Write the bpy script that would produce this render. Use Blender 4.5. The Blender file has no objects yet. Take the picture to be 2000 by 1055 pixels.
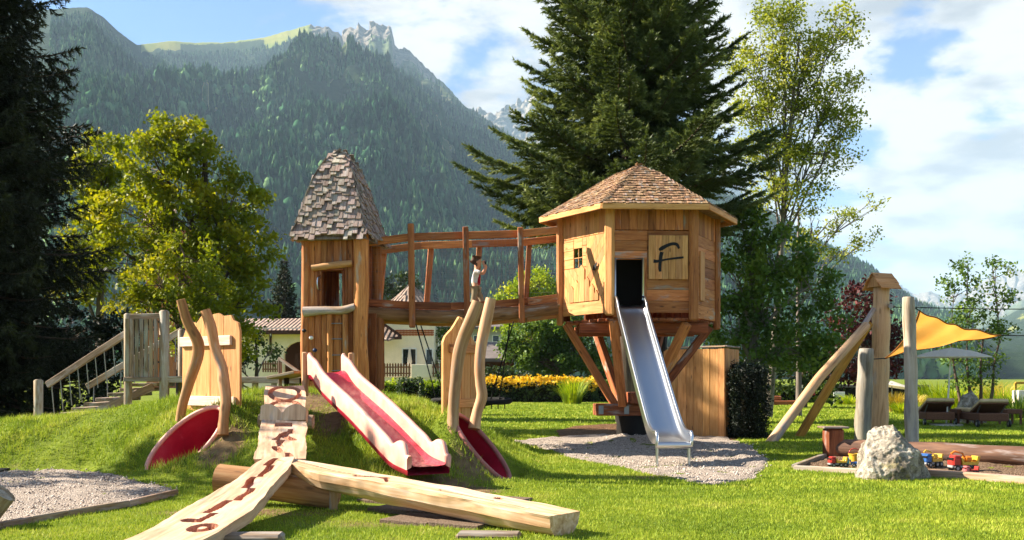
import bpy, math, random
import numpy as np
from mathutils import Vector, Matrix
rad = math.radians
S = bpy.context.scene
COL = S.collection
# ------------------------------------------------------------------ camera
F, HY, CZ = 1944.0, 738.0, 1.25
cam = bpy.data.objects.new('camera', bpy.data.cameras.new('camera'))
COL.objects.link(cam); S.camera = cam
cam.location = (0, 0, CZ); cam.rotation_euler = (rad(90), 0, 0)
cam.data.sensor_width = 36; cam.data.lens = 36 * F / 2000
cam.data.shift_y = (HY - 527.5) / 2000
cam.data.clip_start = .1; cam.data.clip_end = 60000
S.render.resolution_x, S.render.resolution_y = 1024, 540
# ------------------------------------------------------------------ light
SUN_EL, SUN_A = 34, -10          # elevation; heading of the light from +x towards +y
sd = bpy.data.lights.new('sun', 'SUN'); sd.energy = 5.0; sd.angle = rad(.5); sd.color = (1, .90, .75)
sun = bpy.data.objects.new('sun', sd); COL.objects.link(sun)
LD = Vector((math.cos(rad(SUN_A)) * math.cos(rad(SUN_EL)), math.sin(rad(SUN_A)) * math.cos(rad(SUN_EL)), -math.sin(rad(SUN_EL))))
sun.rotation_euler = LD.to_track_quat('-Z', 'Y').to_euler(); sun.location = (0, 0, 50)
W = bpy.data.worlds.new('World'); S.world = W; W.use_nodes = True
S.view_settings.view_transform = 'Standard'; S.view_settings.look = 'None'
S.view_settings.exposure = 1.95; S.view_settings.gamma = 1
S.cycles.use_denoising = True
S.cycles.max_bounces = 8; S.cycles.transparent_max_bounces = 12; S.cycles.volume_bounces = 0
SKY_K = .045

def lin(h):
    h = h.lstrip('#'); o = []
    for i in (0, 2, 4):
        c = int(h[i:i+2], 16) / 255
        o.append(c / 12.92 if c <= .04045 else ((c + .055) / 1.055) ** 2.4)
    return tuple(o) + (1,)

class NT:
    """small node-tree writer"""
    def __init__(s, tree): s.t = tree; s.n = tree.nodes; s.n.clear()
    def N(s, typ, ins=None, **kw):
        nd = s.n.new(typ)
        for k, v in kw.items(): setattr(nd, k, v)
        for k, v in (ins or {}).items():
            if isinstance(v, bpy.types.NodeSocket): s.t.links.new(v, nd.inputs[k])
            else: nd.inputs[k].default_value = v
        return nd
    def math(s, op, a, b=0, c=0, clamp=False):
        return s.N('ShaderNodeMath', {0: a, 1: b, 2: c}, operation=op, use_clamp=clamp).outputs[0]
    def ramp(s, fac, stops, interp='LINEAR'):
        nd = s.N('ShaderNodeValToRGB', {0: fac}); cr = nd.color_ramp; cr.interpolation = interp
        while len(cr.elements) < len(stops): cr.elements.new(.5)
        for e, (p, c) in zip(cr.elements, stops): e.position = p; e.color = c
        return nd.outputs[0]
    def mix(s, fac, a, b, bt='MIX'):
        nd = s.N('ShaderNodeMix', data_type='RGBA', blend_type=bt)
        for k, v in ((0, fac), (6, a), (7, b)):
            if isinstance(v, bpy.types.NodeSocket): s.t.links.new(v, nd.inputs[k])
            else: nd.inputs[k].default_value = v
        return nd.outputs[2]
    def noise(s, vec, scale, detail=4, rough=.5, dist=0):
        i = {'Scale': scale, 'Detail': detail, 'Roughness': rough, 'Distortion': dist}
        if vec is not None: i['Vector'] = vec
        return s.N('ShaderNodeTexNoise', i).outputs[0]
    def maprange(s, v, a, b, c, d, smooth=True):
        return s.N('ShaderNodeMapRange', {0: v, 1: a, 2: b, 3: c, 4: d}, interpolation_type='SMOOTHSTEP' if smooth else 'LINEAR').outputs[0]
    def vmap(s, vec, sc):
        return s.N('ShaderNodeMapping', {0: vec, 3: sc}).outputs[0]

# world: Nishita sky with clouds that sit in fixed directions of the sky
w = NT(W.node_tree)
sky = w.N('ShaderNodeTexSky', sky_type='NISHITA', sun_disc=False, sun_elevation=rad(SUN_EL), sun_rotation=rad(270 - SUN_A), altitude=1000, air_density=1.0, dust_density=.6, ozone_density=1.2)
g = w.N('ShaderNodeTexCoord').outputs['Generated']
sx = w.N('ShaderNodeSeparateXYZ', {0: g})
den = w.math('ADD', w.math('MAXIMUM', sx.outputs[2], 0), .32)
pr = w.N('ShaderNodeCombineXYZ', {0: w.math('DIVIDE', sx.outputs[0], den), 1: w.math('DIVIDE', sx.outputs[1], den), 2: w.math('MULTIPLY', sx.outputs[2], 2.2)}).outputs[0]
n1 = w.noise(pr, 3.1, 9, .56, .25)
n2 = w.noise(w.vmap(pr, (1.3, 1.3, 1.3)), 7.0, 8, .6, .2)
dens = w.math('ADD', n1, w.math('MULTIPLY', w.math('SUBTRACT', n2, .5), .3))
for X, Y, s_, a_ in ((1900, 330, .30, .20), (1560, 60, .16, .12), (620, 10, .085, .16), (450, 55, .05, .17), (930, 40, .10, .15), (860, 110, .05, .10), (960, 180, .07, .17), (985, 128, .02, .13),
                     (1755, 112, .05, -.24), (1700, 280, .03, -.14), (1800, 500, .05, -.10), (290, 30, .13, -.17), (380, 10, .06, -.1), (1680, 470, .07, -.12), (1640, 190, .04, -.16), (905, 125, .05, -.20), (1010, 100, .055, -.20), (1460, 30, .05, -.05), (1990, 525, .08, .1), (270, 72, .012, .2)):
    v = Vector((X - 1000, F, HY - Y)).normalized()
    dd = w.N('ShaderNodeVectorMath', {0: g, 1: tuple(v)}, operation='DISTANCE').outputs['Value']
    dens = w.math('ADD', dens, w.maprange(dd, 0, s_ * 1.5, a_, 0))
cl = w.maprange(dens, .50, .63, 0, 1)
shade = w.noise(w.vmap(pr, (1, 1, 1.6)), 4.6, 6, .55)
shade = w.maprange(shade, .38, .58, 0, 1)
ccol = w.mix(shade, (.135, .14, .15, 1), (.265, .26, .253, 1))
skc = w.mix(1.0, sky.outputs[0], (SKY_K, SKY_K, SKY_K, 1), 'MULTIPLY')
skc = w.mix(1.0, skc, (.72, .95, 1.22, 1), 'MULTIPLY')
fin = w.mix(cl, skc, ccol)
bg = w.N('ShaderNodeBackground', {0: fin, 1: 1.0})
w.N('ShaderNodeOutputWorld', {0: bg.outputs[0]})

# ------------------------------------------------------------------ numeric helpers
def P(X, Y, d): return Vector(((X - 1000) * d / F, d, CZ + (HY - Y) * d / F))
def G(X, Y, z=0.0):
    d = (CZ - z) * F / (Y - HY); return Vector(((X - 1000) * d / F, d, z))
def hsh(ix, iy, seed):
    h = (ix.astype(np.int64) * 374761393 + iy.astype(np.int64) * 668265263 + seed * 1442695041) & 0xffffffff
    h = ((h ^ (h >> 13)) * 1274126177) & 0xffffffff
    return ((h ^ (h >> 16)) & 0xffff) / 65535.0
def vn(x, y, seed=0):
    x = np.asarray(x, float); y = np.asarray(y, float)
    ix, iy = np.floor(x), np.floor(y); fx, fy = x - ix, y - iy
    fx = fx * fx * (3 - 2 * fx); fy = fy * fy * (3 - 2 * fy)
    a, b, c, d = hsh(ix, iy, seed), hsh(ix + 1, iy, seed), hsh(ix, iy + 1, seed), hsh(ix + 1, iy + 1, seed)
    return (a + (b - a) * fx) * (1 - fy) + (c + (d - c) * fx) * fy
def fbm(x, y, o=4, seed=0):
    r = 0; a = .5; t = 0
    for i in range(o):
        r = r + a * vn(x * 2**i + i * 17.3, y * 2**i - i * 9.1, seed + i); t += a; a *= .5
    return r / t
def ridged(x, y, o=4, seed=0):
    r = 0; a = .5; t = 0
    for i in range(o):
        r = r + a * (1 - abs(2 * vn(x * 2**i + i * 7.3, y * 2**i + i * 3.1, seed + i) - 1)); t += a; a *= .5
    return r / t
def sstep(t): t = np.clip(t, 0, 1); return t * t * (3 - 2 * t)
def inpoly(x, y, poly):
    r = np.zeros(np.shape(x), bool); n = len(poly)
    for i in range(n):
        x0, y0 = poly[i][0], poly[i][1]; x1, y1 = poly[(i + 1) % n][0], poly[(i + 1) % n][1]
        c = ((y0 > y) != (y1 > y)) & (x < (x1 - x0) * (y - y0) / ((y1 - y0) or 1e-9) + x0)
        r ^= c
    return r

# ------------------------------------------------------------------ objects and tagging
def tag(o, label=None, cat=None, group=None, kind=None):
    for k, v in (('label', label), ('category', cat), ('group', group), ('kind', kind)):
        if v: o[k] = v
    return o
def thing(name, label, cat, loc, group=None):
    o = bpy.data.objects.new(name, None); o.empty_display_size = .2
    COL.objects.link(o); o.location = loc; o['wl'] = list(loc)
    return tag(o, label, cat, group)
def link(name, me, parent=None, origin=None, mats=()):
    """me holds world coordinates; rebase it on its thing's base point"""
    for m in mats: me.materials.append(m)
    o = bpy.data.objects.new(name, me)
    n = len(me.vertices); co = np.empty(n * 3, np.float32); me.vertices.foreach_get('co', co); co = co.reshape(-1, 3)
    if parent is not None: L = Vector(parent['wl'][:]); o.parent = parent
    elif origin is not None: L = Vector(origin)
    else: L = Vector(((co[:, 0].min() + co[:, 0].max()) / 2, (co[:, 1].min() + co[:, 1].max()) / 2, co[:, 2].min()))
    co = co - np.array(L, np.float32); me.vertices.foreach_set('co', co.ravel()); me.update()
    if parent is None: o.location = L
    COL.objects.link(o); o['wl'] = list(L)
    return o
def npmesh(name, V, Fc, mats, parent=None, attrs=None, smooth=False, origin=None, facemat=None):
    me = bpy.data.meshes.new(name); V = np.asarray(V, np.float32); Fc = np.asarray(Fc, np.int32)
    k = Fc.shape[1]; me.vertices.add(len(V)); me.vertices.foreach_set('co', V.ravel())
    me.loops.add(Fc.size); me.loops.foreach_set('vertex_index', Fc.ravel())
    me.polygons.add(len(Fc)); me.polygons.foreach_set('loop_start', np.arange(0, Fc.size, k, dtype=np.int32))
    me.polygons.foreach_set('loop_total', np.full(len(Fc), k, np.int32))
    if facemat is not None: me.polygons.foreach_set('material_index', np.asarray(facemat, np.int32))
    me.update(calc_edges=True)
    if smooth: me.polygons.foreach_set('use_smooth', np.ones(len(Fc), bool))
    for an, av in (attrs or {}).items():
        av = np.asarray(av, np.float32)
        dom = 'POINT' if len(av) == len(V) else 'FACE'
        if av.ndim == 2: a = me.attributes.new(an, 'FLOAT_VECTOR', dom); a.data.foreach_set('vector', av.ravel())
        else: a = me.attributes.new(an, 'FLOAT', dom); a.data.foreach_set('value', av)
    return link(name, me, parent, origin, mats if isinstance(mats, (list, tuple)) else [mats])

def copy_thing(src, loc, rz=None, label=None, scale=None):
    def cp(o, par):
        c = o.copy(); COL.objects.link(c)
        if par is not None: c.parent = par
        for ch in o.children: cp(ch, c)
        return c
    c = cp(src, None); c.location = loc; c['wl'] = list(loc)
    if rz is not None: c.rotation_euler = (0, 0, rz)
    if scale is not None: c.scale = (scale,) * 3
    if label: c['label'] = label
    return c

class MB:
    """collects shapes for one mesh, with grain coordinates (gc) and a per-piece random (rnd)"""
    def __init__(s, seed=1): s.v = []; s.f = []; s.g = []; s.r = []; s.m = []; s.rng = random.Random(seed); s.sm = []
    def add(s, vs, fs, gs, rnd=None, mi=0, smooth=False):
        b = len(s.v); s.v += [tuple(v) for v in vs]; s.f += [tuple(b + i for i in f) for f in fs]
        rnd = s.rng.random() if rnd is None else rnd
        off = (rnd * 37.7, rnd * 91.3, rnd * 13.9)
        s.g += [(q[0] + off[0], q[1] + off[1], q[2] + off[2]) for q in gs]; s.r += [rnd] * len(vs)
        s.m += [mi] * len(fs); s.sm += [smooth] * len(fs)
    def box(s, c, size, M=None, ch=.006, grain=0, rnd=None, mi=0):
        hx, hy, hz = [a / 2 for a in size]; ch = min(ch, hx * .45, hy * .45, hz * .45)
        c = Vector(c); vs = []; idx = {}
        for sx in (-1, 1):
            for sy in (-1, 1):
                for sz in (-1, 1):
                    for a in range(3):
                        p = [sx * (hx - ch), sy * (hy - ch), sz * (hz - ch)]
                        p[a] = (sx * hx, sy * hy, sz * hz)[a]
                        idx[(sx, sy, sz, a)] = len(vs); vs.append(Vector(p))
        fs = []
        for a in range(3):
            b, d = [(1, 2), (2, 0), (0, 1)][a]
            for sg in (-1, 1):
                q = []
                for (u, v2) in ((-1, -1), (1, -1), (1, 1), (-1, 1)):
                    k = [0, 0, 0]; k[a] = sg; k[b] = u; k[d] = v2; q.append(idx[(k[0], k[1], k[2], a)])
                fs.append(q if sg > 0 else q[::-1])
            for u in (-1, 1):
                for v2 in (-1, 1):
                    k0 = [0, 0, 0]; k1 = [0, 0, 0]; k0[a] = -1; k1[a] = 1; k0[b] = k1[b] = u; k0[d] = k1[d] = v2
                    q = [idx[(*k0, b)], idx[(*k1, b)], idx[(*k1, d)], idx[(*k0, d)]]
                    fs.append(q if u * v2 > 0 else q[::-1])
        for sx in (-1, 1):
            for sy in (-1, 1):
                for sz in (-1, 1):
                    q = [idx[(sx, sy, sz, a)] for a in range(3)]; fs.append(q if sx * sy * sz > 0 else q[::-1])
        o = [(0, 1, 2), (1, 0, 2), (2, 0, 1)][grain]
        gs = [(v[o[0]], v[o[1]], v[o[2]]) for v in vs]
        if M is not None: vs = [M @ v for v in vs]
        s.add([v + c for v in vs], fs, gs, rnd, mi)
    def beam(s, p0, p1, w_, h_, up=(0, 0, 1), ch=.008, rnd=None, mi=0):
        p0, p1 = Vector(p0), Vector(p1); x = (p1 - p0); L = x.length; x.normalize()
        y = Vector(up).cross(x)
        if y.length < 1e-4: y = Vector((0, 1, 0)).cross(x)
        y.normalize(); z = x.cross(y)
        s.box((p0 + p1) / 2, (L, w_, h_), Matrix((x, y, z)).transposed(), ch, 0, rnd, mi)
    def tube(s, pts, rr, seg=10, cap=True, bump=0, rnd=None, mi=0, smooth=True, up=None):
        pts = [Vector(p) for p in pts]; n = len(pts)
        if not isinstance(rr, (list, tuple)): rr = [rr] * n
        vs = []; gs = []; fs = []; u = None; L = 0; ph = s.rng.random() * 9
        for i, p in enumerate(pts):
            t = (pts[min(i + 1, n - 1)] - pts[max(i - 1, 0)]).normalized()
            if u is None:
                u = Vector(up) if up else (Vector((0, 0, 1)) if abs(t.z) < .9 else Vector((1, 0, 0)))
            u = (u - t * u.dot(t)).normalized(); v2 = t.cross(u)
            if i: L += (p - pts[i - 1]).length
            for k in range(seg):
                a = 2 * math.pi * k / seg
                r_ = rr[i] * (1 + bump * (math.sin(a * 2 + ph + L * 3) * .5 + math.sin(a * 3 - ph + L * 7) * .35 + s.rng.uniform(-.25, .25)))
                vs.append(p + (u * math.cos(a) + v2 * math.sin(a)) * r_)
                gs.append((L, math.cos(a) * rr[i], math.sin(a) * rr[i]))
        for i in range(n - 1):
            for k in range(seg):
                k2 = (k + 1) % seg
                fs.append((i * seg + k, i * seg + k2, (i + 1) * seg + k2, (i + 1) * seg + k))
        s.add(vs, fs, gs, rnd, mi, smooth)
        if cap:
            rn = s.r[-1]
            for e, rev in ((0, True), (n - 1, False)):
                ring = vs[e * seg:(e + 1) * seg]; q = list(range(seg))
                s.add(ring, [q[::-1] if rev else q], [(0, (vs[e * seg + k] - pts[e]).length * math.cos(6.283 * k / seg), (vs[e * seg + k] - pts[e]).length * math.sin(6.283 * k / seg)) for k in q], rn, mi, False)
    def prism(s, outline, th, o, ux, uy, rnd=None, mi=0, grain='y'):
        """outline (a,b) in the plane o + a*ux + b*uy, extruded th along ux x uy"""
        o, ux, uy = Vector(o), Vector(ux).normalized(), Vector(uy).normalized(); nz = ux.cross(uy)
        n = len(outline); vs = [o + ux * a + uy * b for a, b in outline] + [o + ux * a + uy * b + nz * th for a, b in outline]
        fs = [tuple(range(n))[::-1], tuple(range(n, 2 * n))] + [(i, (i + 1) % n, n + (i + 1) % n, n + i) for i in range(n)]
        gs = [((b, a, 0) if grain == 'y' else (a, b, 0)) for a, b in outline] + [((b, a, th) if grain == 'y' else (a, b, th)) for a, b in outline]
        s.add(vs, fs, gs, rnd, mi)
    def build(s, name, mats, parent=None, origin=None):
        me = bpy.data.meshes.new(name); me.from_pydata(s.v, [], s.f); me.update()
        a = me.attributes.new('gc', 'FLOAT_VECTOR', 'POINT'); a.data.foreach_set('vector', np.array(s.g, np.float32).ravel())
        a = me.attributes.new('rnd', 'FLOAT', 'POINT'); a.data.foreach_set('value', np.array(s.r, np.float32))
        me.polygons.foreach_set('material_index', np.array(s.m, np.int32)); me.polygons.foreach_set('use_smooth', np.array(s.sm, bool))
        return link(name, me, parent, origin, mats if isinstance(mats, (list, tuple)) else [mats])

# ------------------------------------------------------------------ materials
def newmat(name):
    m = bpy.data.materials.new(name); m.use_nodes = True; return m, NT(m.node_tree)
def attr(n, a, out='Fac'): return n.N('ShaderNodeAttribute', attribute_name=a).outputs[out]
def finish(n, col, rough=.7, spec=.3, metal=0, bump=None, bstr=.3, bdist=.01, trans=0):
    i = {'Base Color': col, 'Roughness': rough, 'Specular IOR Level': spec, 'Metallic': metal}
    if bump is not None:
        i['Normal'] = n.N('ShaderNodeBump', {'Height': bump, 'Strength': bstr, 'Distance': bdist}).outputs[0]
    b = n.N('ShaderNodeBsdfPrincipled', i).outputs[0]
    n.N('ShaderNodeOutputMaterial', {0: b})
def wood(name, c1, c2, c3=None, knots=.5, grey=0, rough=.72, var=.35, k=1.0):
    """c1 light, c2 dark grain; grey = share of weathered silver patches"""
    m, n = newmat(name); gcv = attr(n, 'gc', 'Vector'); rn = attr(n, 'rnd')
    n1_ = n.noise(n.vmap(gcv, (1.3 * k, 16 * k, 16 * k)), 1.6, 7, .62, .6)
    n2_ = n.noise(n.vmap(gcv, (.8 * k, 3 * k, 3 * k)), 1.2, 4, .55)
    n3_ = n.noise(n.vmap(gcv, (4 * k, 70 * k, 70 * k)), 1.0, 3, .6)
    f = n.math('ADD', n.math('MULTIPLY', n1_, .62), n.math('ADD', n.math('MULTIPLY', n2_, .3), n.math('MULTIPLY', n3_, .12)))
    col = n.ramp(f, [(.38, lin(c2)), (.5, lin(c1) if c3 is None else lin(c3)), (.62, lin(c1))])
    vo = n.N('ShaderNodeTexVoronoi', {'Vector': n.vmap(gcv, (2.6 * k, 8 * k, 8 * k)), 'Scale': 1.0}).outputs['Distance']
    kn = n.maprange(vo, .05, .16, knots, 0)
    col = n.mix(kn, col, tuple(x * .32 for x in lin(c2)[:3]) + (1,))
    if grey:
        gz_ = n.maprange(n.noise(n.vmap(gcv, (.9, 4, 4)), 1.5, 4, .6), .62 - grey * .35, .75 - grey * .3, 0, .9)
        col = n.mix(gz_, col, n.ramp(n3_, [(.3, lin('#8d8378')), (.7, lin('#b9b0a4'))]))
    v = n.maprange(rn, 0, 1, 1 - var, 1 + var * .35, False)
    col = n.mix(1.0, col, n.N('ShaderNodeCombineColor', {0: v, 1: n.math('MULTIPLY', v, n.maprange(n.math('FRACT', n.math('MULTIPLY', rn, 7.3)), 0, 1, .92, 1.06, False)), 2: v}).outputs[0], 'MULTIPLY')
    finish(n, col, rough, .25, 0, f, .5, .012)
    return m
def plain(name, c, rough=.6, spec=.3, metal=0, var=.12, scale=6, bump=.1):
    m, n = newmat(name); co = n.N('ShaderNodeTexCoord').outputs['Object']
    nz = n.noise(co, scale, 6, .6); a = lin(c)
    col = n.mix(n.maprange(nz, .3, .7, 0, 1), tuple(x * (1 - var) for x in a[:3]) + (1,), tuple(min(1, x * (1 + var)) for x in a[:3]) + (1,))
    finish(n, col, n.maprange(nz, .3, .7, max(0, rough - .08), min(1, rough + .08)), spec, metal, nz, bump, .01)
    return m
def foliage(name, c1, c2, c3=None, tr=.35, gloss=.06, patch=.6):
    m, n = newmat(name); rn = attr(n, 'rnd'); geo = n.N('ShaderNodeTexCoord').outputs['Object']
    pn = n.noise(geo, patch, 4, .6)
    f = n.math('ADD', n.math('MULTIPLY', rn, .6), n.math('MULTIPLY', n.maprange(pn, .3, .7, 0, 1), .4))
    st = [(.1, lin(c1)), (.55, lin(c2))] + ([(.95, lin(c3))] if c3 else [])
    col = n.ramp(f, st)
    df = n.N('ShaderNodeBsdfPrincipled', {'Base Color': col, 'Roughness': .55, 'Specular IOR Level': .25}).outputs[0]
    tc = n.mix(1.0, col, (1.25, 1.2, .55, 1), 'MULTIPLY')
    tl = n.N('ShaderNodeBsdfTranslucent', {0: tc}).outputs[0]
    mx = n.N('ShaderNodeMixShader', {0: tr, 1: df, 2: tl}).outputs[0]
    n.N('ShaderNodeOutputMaterial', {0: mx})
    return m
# ------------------------------------------------------------------ ground shape
WORN = ((-.75, 10.85, .55, .5, .9), (-2.9, 14.2, .9, .7, .6), (-2.35, 13.3, .35, .6, .8), (-3.6, 12.6, .35, .4, .7), (-.4, 11.9, .35, .5, .6), (-2.6, 9.2, 1.1, .35, .5), (-1.2, 8.6, .9, .3, .4), (1.9, 12.6, 1.2, .35, .35), (4.6, 13.2, .5, .3, .5), (-4.6, 11.6, .7, .4, .4))
def worn(x, y):
    r = 0
    for cx_, cy_, ax_, ay_, k_ in WORN: r = np.maximum(r, k_ * np.exp(-((x - cx_) / ax_) ** 2 - ((y - cy_) / ay_) ** 2))
    return r * (.4 + 1.2 * fbm(x * 3, y * 3, 3, 61))
def prof(x, pts): return np.interp(x, [p[0] for p in pts], [p[1] for p in pts])
ZR = [(-14, 0), (-12, .3), (-7.7, .56), (-6.2, .72), (-5.4, .87), (-4.4, 1.0), (-3, 1.03), (-2, .97), (-1.3, .84), (-.7, .55), (0, .18), (.5, 0)]
YF = [(-14, 13.2), (-8, 13.6), (-5.7, 13.2), (-4.7, 12.2), (-3, 11.5), (-1.5, 10.9), (0, 11.2)]
RIDGE = 14.7
# tunnel mouths: centre, long half axis, normal, short half axis length, direction inwards
def mouth(c, A, B):
    c, A, B = Vector(c), Vector(A), Vector(B); B = (B - A * (B.dot(A) / A.dot(A)));  N = A.cross(B).normalized()
    return c, A, B, N
TUN_L = mouth(P(362, 864, 12.9), (.42, .16, .42), (.22, -.176, -.154))
TUN_R = mouth(P(941, 874, 12.25), (.32, -.12, -.40), (-.13, -.34, .02))
def in_mouth(x, y, z, T, k=1.0):
    c, A, B, N = T; dx, dy, dz = x - c[0], y - c[1], z - c[2]
    # project along the vertical onto the mouth plane
    dzp = -(N[0] * dx + N[1] * dy) / N[2]
    a = (dx * A[0] + dy * A[1] + dzp * A[2]) / A.dot(A); b = (dx * B[0] + dy * B[1] + dzp * B[2]) / B.dot(B)
    return (a * a + b * b < k * k)
def gz(x, y):
    x = np.asarray(x, float); y = np.asarray(y, float)
    zr = prof(x, ZR); yf = prof(x, YF)
    t = np.clip((y - yf) / (RIDGE - yf), 0, 1.3); front = np.where(t < 1, t * (1.28 - .28 * t * t) , 1.0)
    front = np.clip(front, 0, 1) * sstep(t * 4) ** .5
    back = 1 - sstep((y - 15.6) / 3.4)
    near = np.exp(-((x + 4) ** 2 + (y - 13) ** 2) / 60)
    h = zr * np.minimum(front, back)
    h = h + .42 * np.exp(-(((x + .95) / .72) ** 2 + ((y - 12.6) / .9) ** 2))      # shoulder that carries the right tunnel
    h = h + .20 * np.exp(-(((x + 3.75) / .55) ** 2 + ((y - 13.3) / .55) ** 2))   # shoulder that carries the left tunnel
    h = h + .16 * np.exp(-(((x - 2.3) / 1.0) ** 2 + ((y - 18.4) / .8) ** 2))     # soil under the tree house
    for T in (TUN_L, TUN_R):       # the turf meets the tunnel rims
        c, A, B, N = T; dx, dy = x - c[0], y - c[1]; pz = -(N[0] * dx + N[1] * dy) / N[2]
        k = np.sqrt(((dx * A[0] + dy * A[1] + pz * A[2]) / A.dot(A)) ** 2 + ((dx * B[0] + dy * B[1] + pz * B[2]) / B.dot(B)) ** 2)
        w_ = 1 - sstep((k - 1.08) / .75); h = h * (1 - w_) + (c[2] + pz - .03) * w_
    m = np.clip(h * 4, 0, 1)
    m = m * sstep((np.hypot(x - TUN_L[0][0], y - TUN_L[0][1]) - .7) * 2) * sstep((np.hypot(x - TUN_R[0][0], y - TUN_R[0][1]) - .6) * 2)
    h = h + m * (fbm(x * 2.6, y * 2.6, 3, 5) - .5) * .16
    h = h + (fbm(x * .8, y * .8, 3, 9) - .5) * .05 * np.exp(-(x * x + (y - 14) ** 2) / 900)
    return h
def gz1(x, y): return float(gz(x, y))
GRAVEL_L = [tuple(G(*p)[:2]) for p in ((-260, 915), (0, 922), (110, 920), (210, 930), (335, 952), (345, 962), (255, 982), (130, 1003), (0, 1026), (-300, 1080))]
GRAVEL_R = [tuple(G(*p)[:2]) for p in ((1005, 862), (1080, 855), (1180, 851), (1320, 851), (1420, 856), (1470, 874), (1496, 905), (1470, 935), (1400, 948), (1300, 932), (1200, 912), (1105, 890), (1045, 874))]
SOIL = [tuple(G(*p)[:2]) for p in ((1085, 842), (1130, 832), (1200, 828), (1330, 832), (1430, 848), (1440, 860), (1300, 857), (1100, 857))]
SAND = [tuple(G(*p)[:2]) for p in ((1552, 910), (1612, 888), (2150, 898), (2150, 952), (1995, 940), (1700, 918))]
TILES = [tuple(G(*p)[:2]) for p in ((700, 985), (745, 972), (930, 966), (1010, 980), (1075, 1000), (1010, 1022), (900, 1034), (780, 1016))]
def nonu(lo, hi, step, far, g_=1.22):
    a = list(np.arange(lo, hi + 1e-6, step)); s_ = step
    while a[-1] < far[1]: s_ *= g_; a.append(a[-1] + s_)
    s_ = step
    while a[0] > far[0]: s_ *= g_; a.insert(0, a[0] - s_)
    return np.array(a)
gx = nonu(-9, 6, .09, (-14000, 14000)); gy = nonu(6.5, 20, .09, (-900, 15000))
GX, GY = np.meshgrid(gx, gy); GZ = gz(GX, GY)
far_ = sstep((np.hypot(GX, GY) - 60) / 300); GZ = GZ * (1 - far_)
nx, ny = len(gx), len(gy); KI = np.zeros(GX.shape, bool)
for T_ in (TUN_L, TUN_R):       # ground vertices near a tunnel rim are pulled onto it
    c, A, B, N = T_; dx, dy = GX - c[0], GY - c[1]; pz = -(N[0] * dx + N[1] * dy) / N[2]
    a_ = (dx * A[0] + dy * A[1] + pz * A[2]) / A.dot(A); b_ = (dx * B[0] + dy * B[1] + pz * B[2]) / B.dot(B); k = np.sqrt(a_ * a_ + b_ * b_)
    s_ = (k < 1.30) & (k > .80); KI |= k <= .80; f_ = np.where(s_, 1.03 / np.maximum(k, .1), 1)
    GX = np.where(s_, c[0] + (a_ * A[0] + b_ * B[0]) * f_, GX); GY = np.where(s_, c[1] + (a_ * A[1] + b_ * B[1]) * f_, GY); GZ = np.where(s_, c[2] + (a_ * A[2] + b_ * B[2]) * f_ - .01, GZ)
ii, jj = np.meshgrid(np.arange(nx - 1), np.arange(ny - 1)); b0 = (jj * nx + ii).ravel()
FQ = np.stack([b0, b0 + 1, b0 + nx + 1, b0 + nx], 1)
V = np.stack([GX.ravel(), GY.ravel(), GZ.ravel()], 1); ctr = V[FQ].mean(1)
hole = in_mouth(ctr[:, 0], ctr[:, 1], ctr[:, 2], TUN_L, .995) | (in_mouth(ctr[:, 0], ctr[:, 1], ctr[:, 2], TUN_R, .995))
FQ = FQ[~KI.ravel()[FQ].any(1)]
m_lawn, n = newmat('lawn'); co = n.N('ShaderNodeTexCoord').outputs['Object']
pos = n.N('ShaderNodeNewGeometry').outputs[0]
a1 = n.noise(pos, .35, 5, .6); a2 = n.noise(pos, 9, 6, .7); a3 = n.noise(pos, 60, 3, .6)
c = n.ramp(a1, [(.35, lin('#5f701a')), (.65, lin('#7c8620'))]); c = n.mix(n.maprange(a2, .35, .65, 0, .6), c, lin('#4a5718'))
c = n.mix(n.maprange(n.noise(pos, 1.3, 4, .6), .62, .72, 0, .35), c, lin('#7d7040')); c = n.mix(n.maprange(attr(n, 'worn'), .15, .5, 0, 1), c, n.ramp(a2, [(.3, lin('#5a4630')), (.7, lin('#86704f'))]))
finish(n, c, .9, .1, 0, a3, .6, .03)
lawn = npmesh('lawn', V, FQ, m_lawn, attrs={'worn': worn(GX, GY).ravel()}, smooth=True, origin=(0, 0, 0)); tag(lawn, kind='structure')

def sheet(name, poly, lift, mat, step=.08, bumpy=0, seed=3, kind='structure'):
    xs = [p[0] for p in poly]; ys = [p[1] for p in poly]
    X_, Y_ = np.meshgrid(np.arange(min(xs), max(xs) + step, step), np.arange(min(ys), max(ys) + step, step))
    wob = (fbm(X_ * 1.6, Y_ * 1.6, 3, 77) - .5) * .22
    ins = inpoly(X_ + wob, Y_ + wob * .8, poly); Z_ = gz(X_, Y_) + lift + (fbm(X_ * 5, Y_ * 5, 4, seed) - .5) * bumpy
    Z_ = np.where(ins, Z_, gz(X_, Y_) - .01)
    a, b = X_.shape[1], X_.shape[0]; i2, j2 = np.meshgrid(np.arange(a - 1), np.arange(b - 1)); q0 = (j2 * a + i2).ravel()
    Q = np.stack([q0, q0 + 1, q0 + a + 1, q0 + a], 1); insf = ins.ravel(); Q = Q[insf[Q].any(1)]
    o = npmesh(name, np.stack([X_.ravel(), Y_.ravel(), Z_.ravel()], 1), Q, mat, smooth=True, origin=(0, 0, 0))
    return tag(o, kind=kind)
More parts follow.
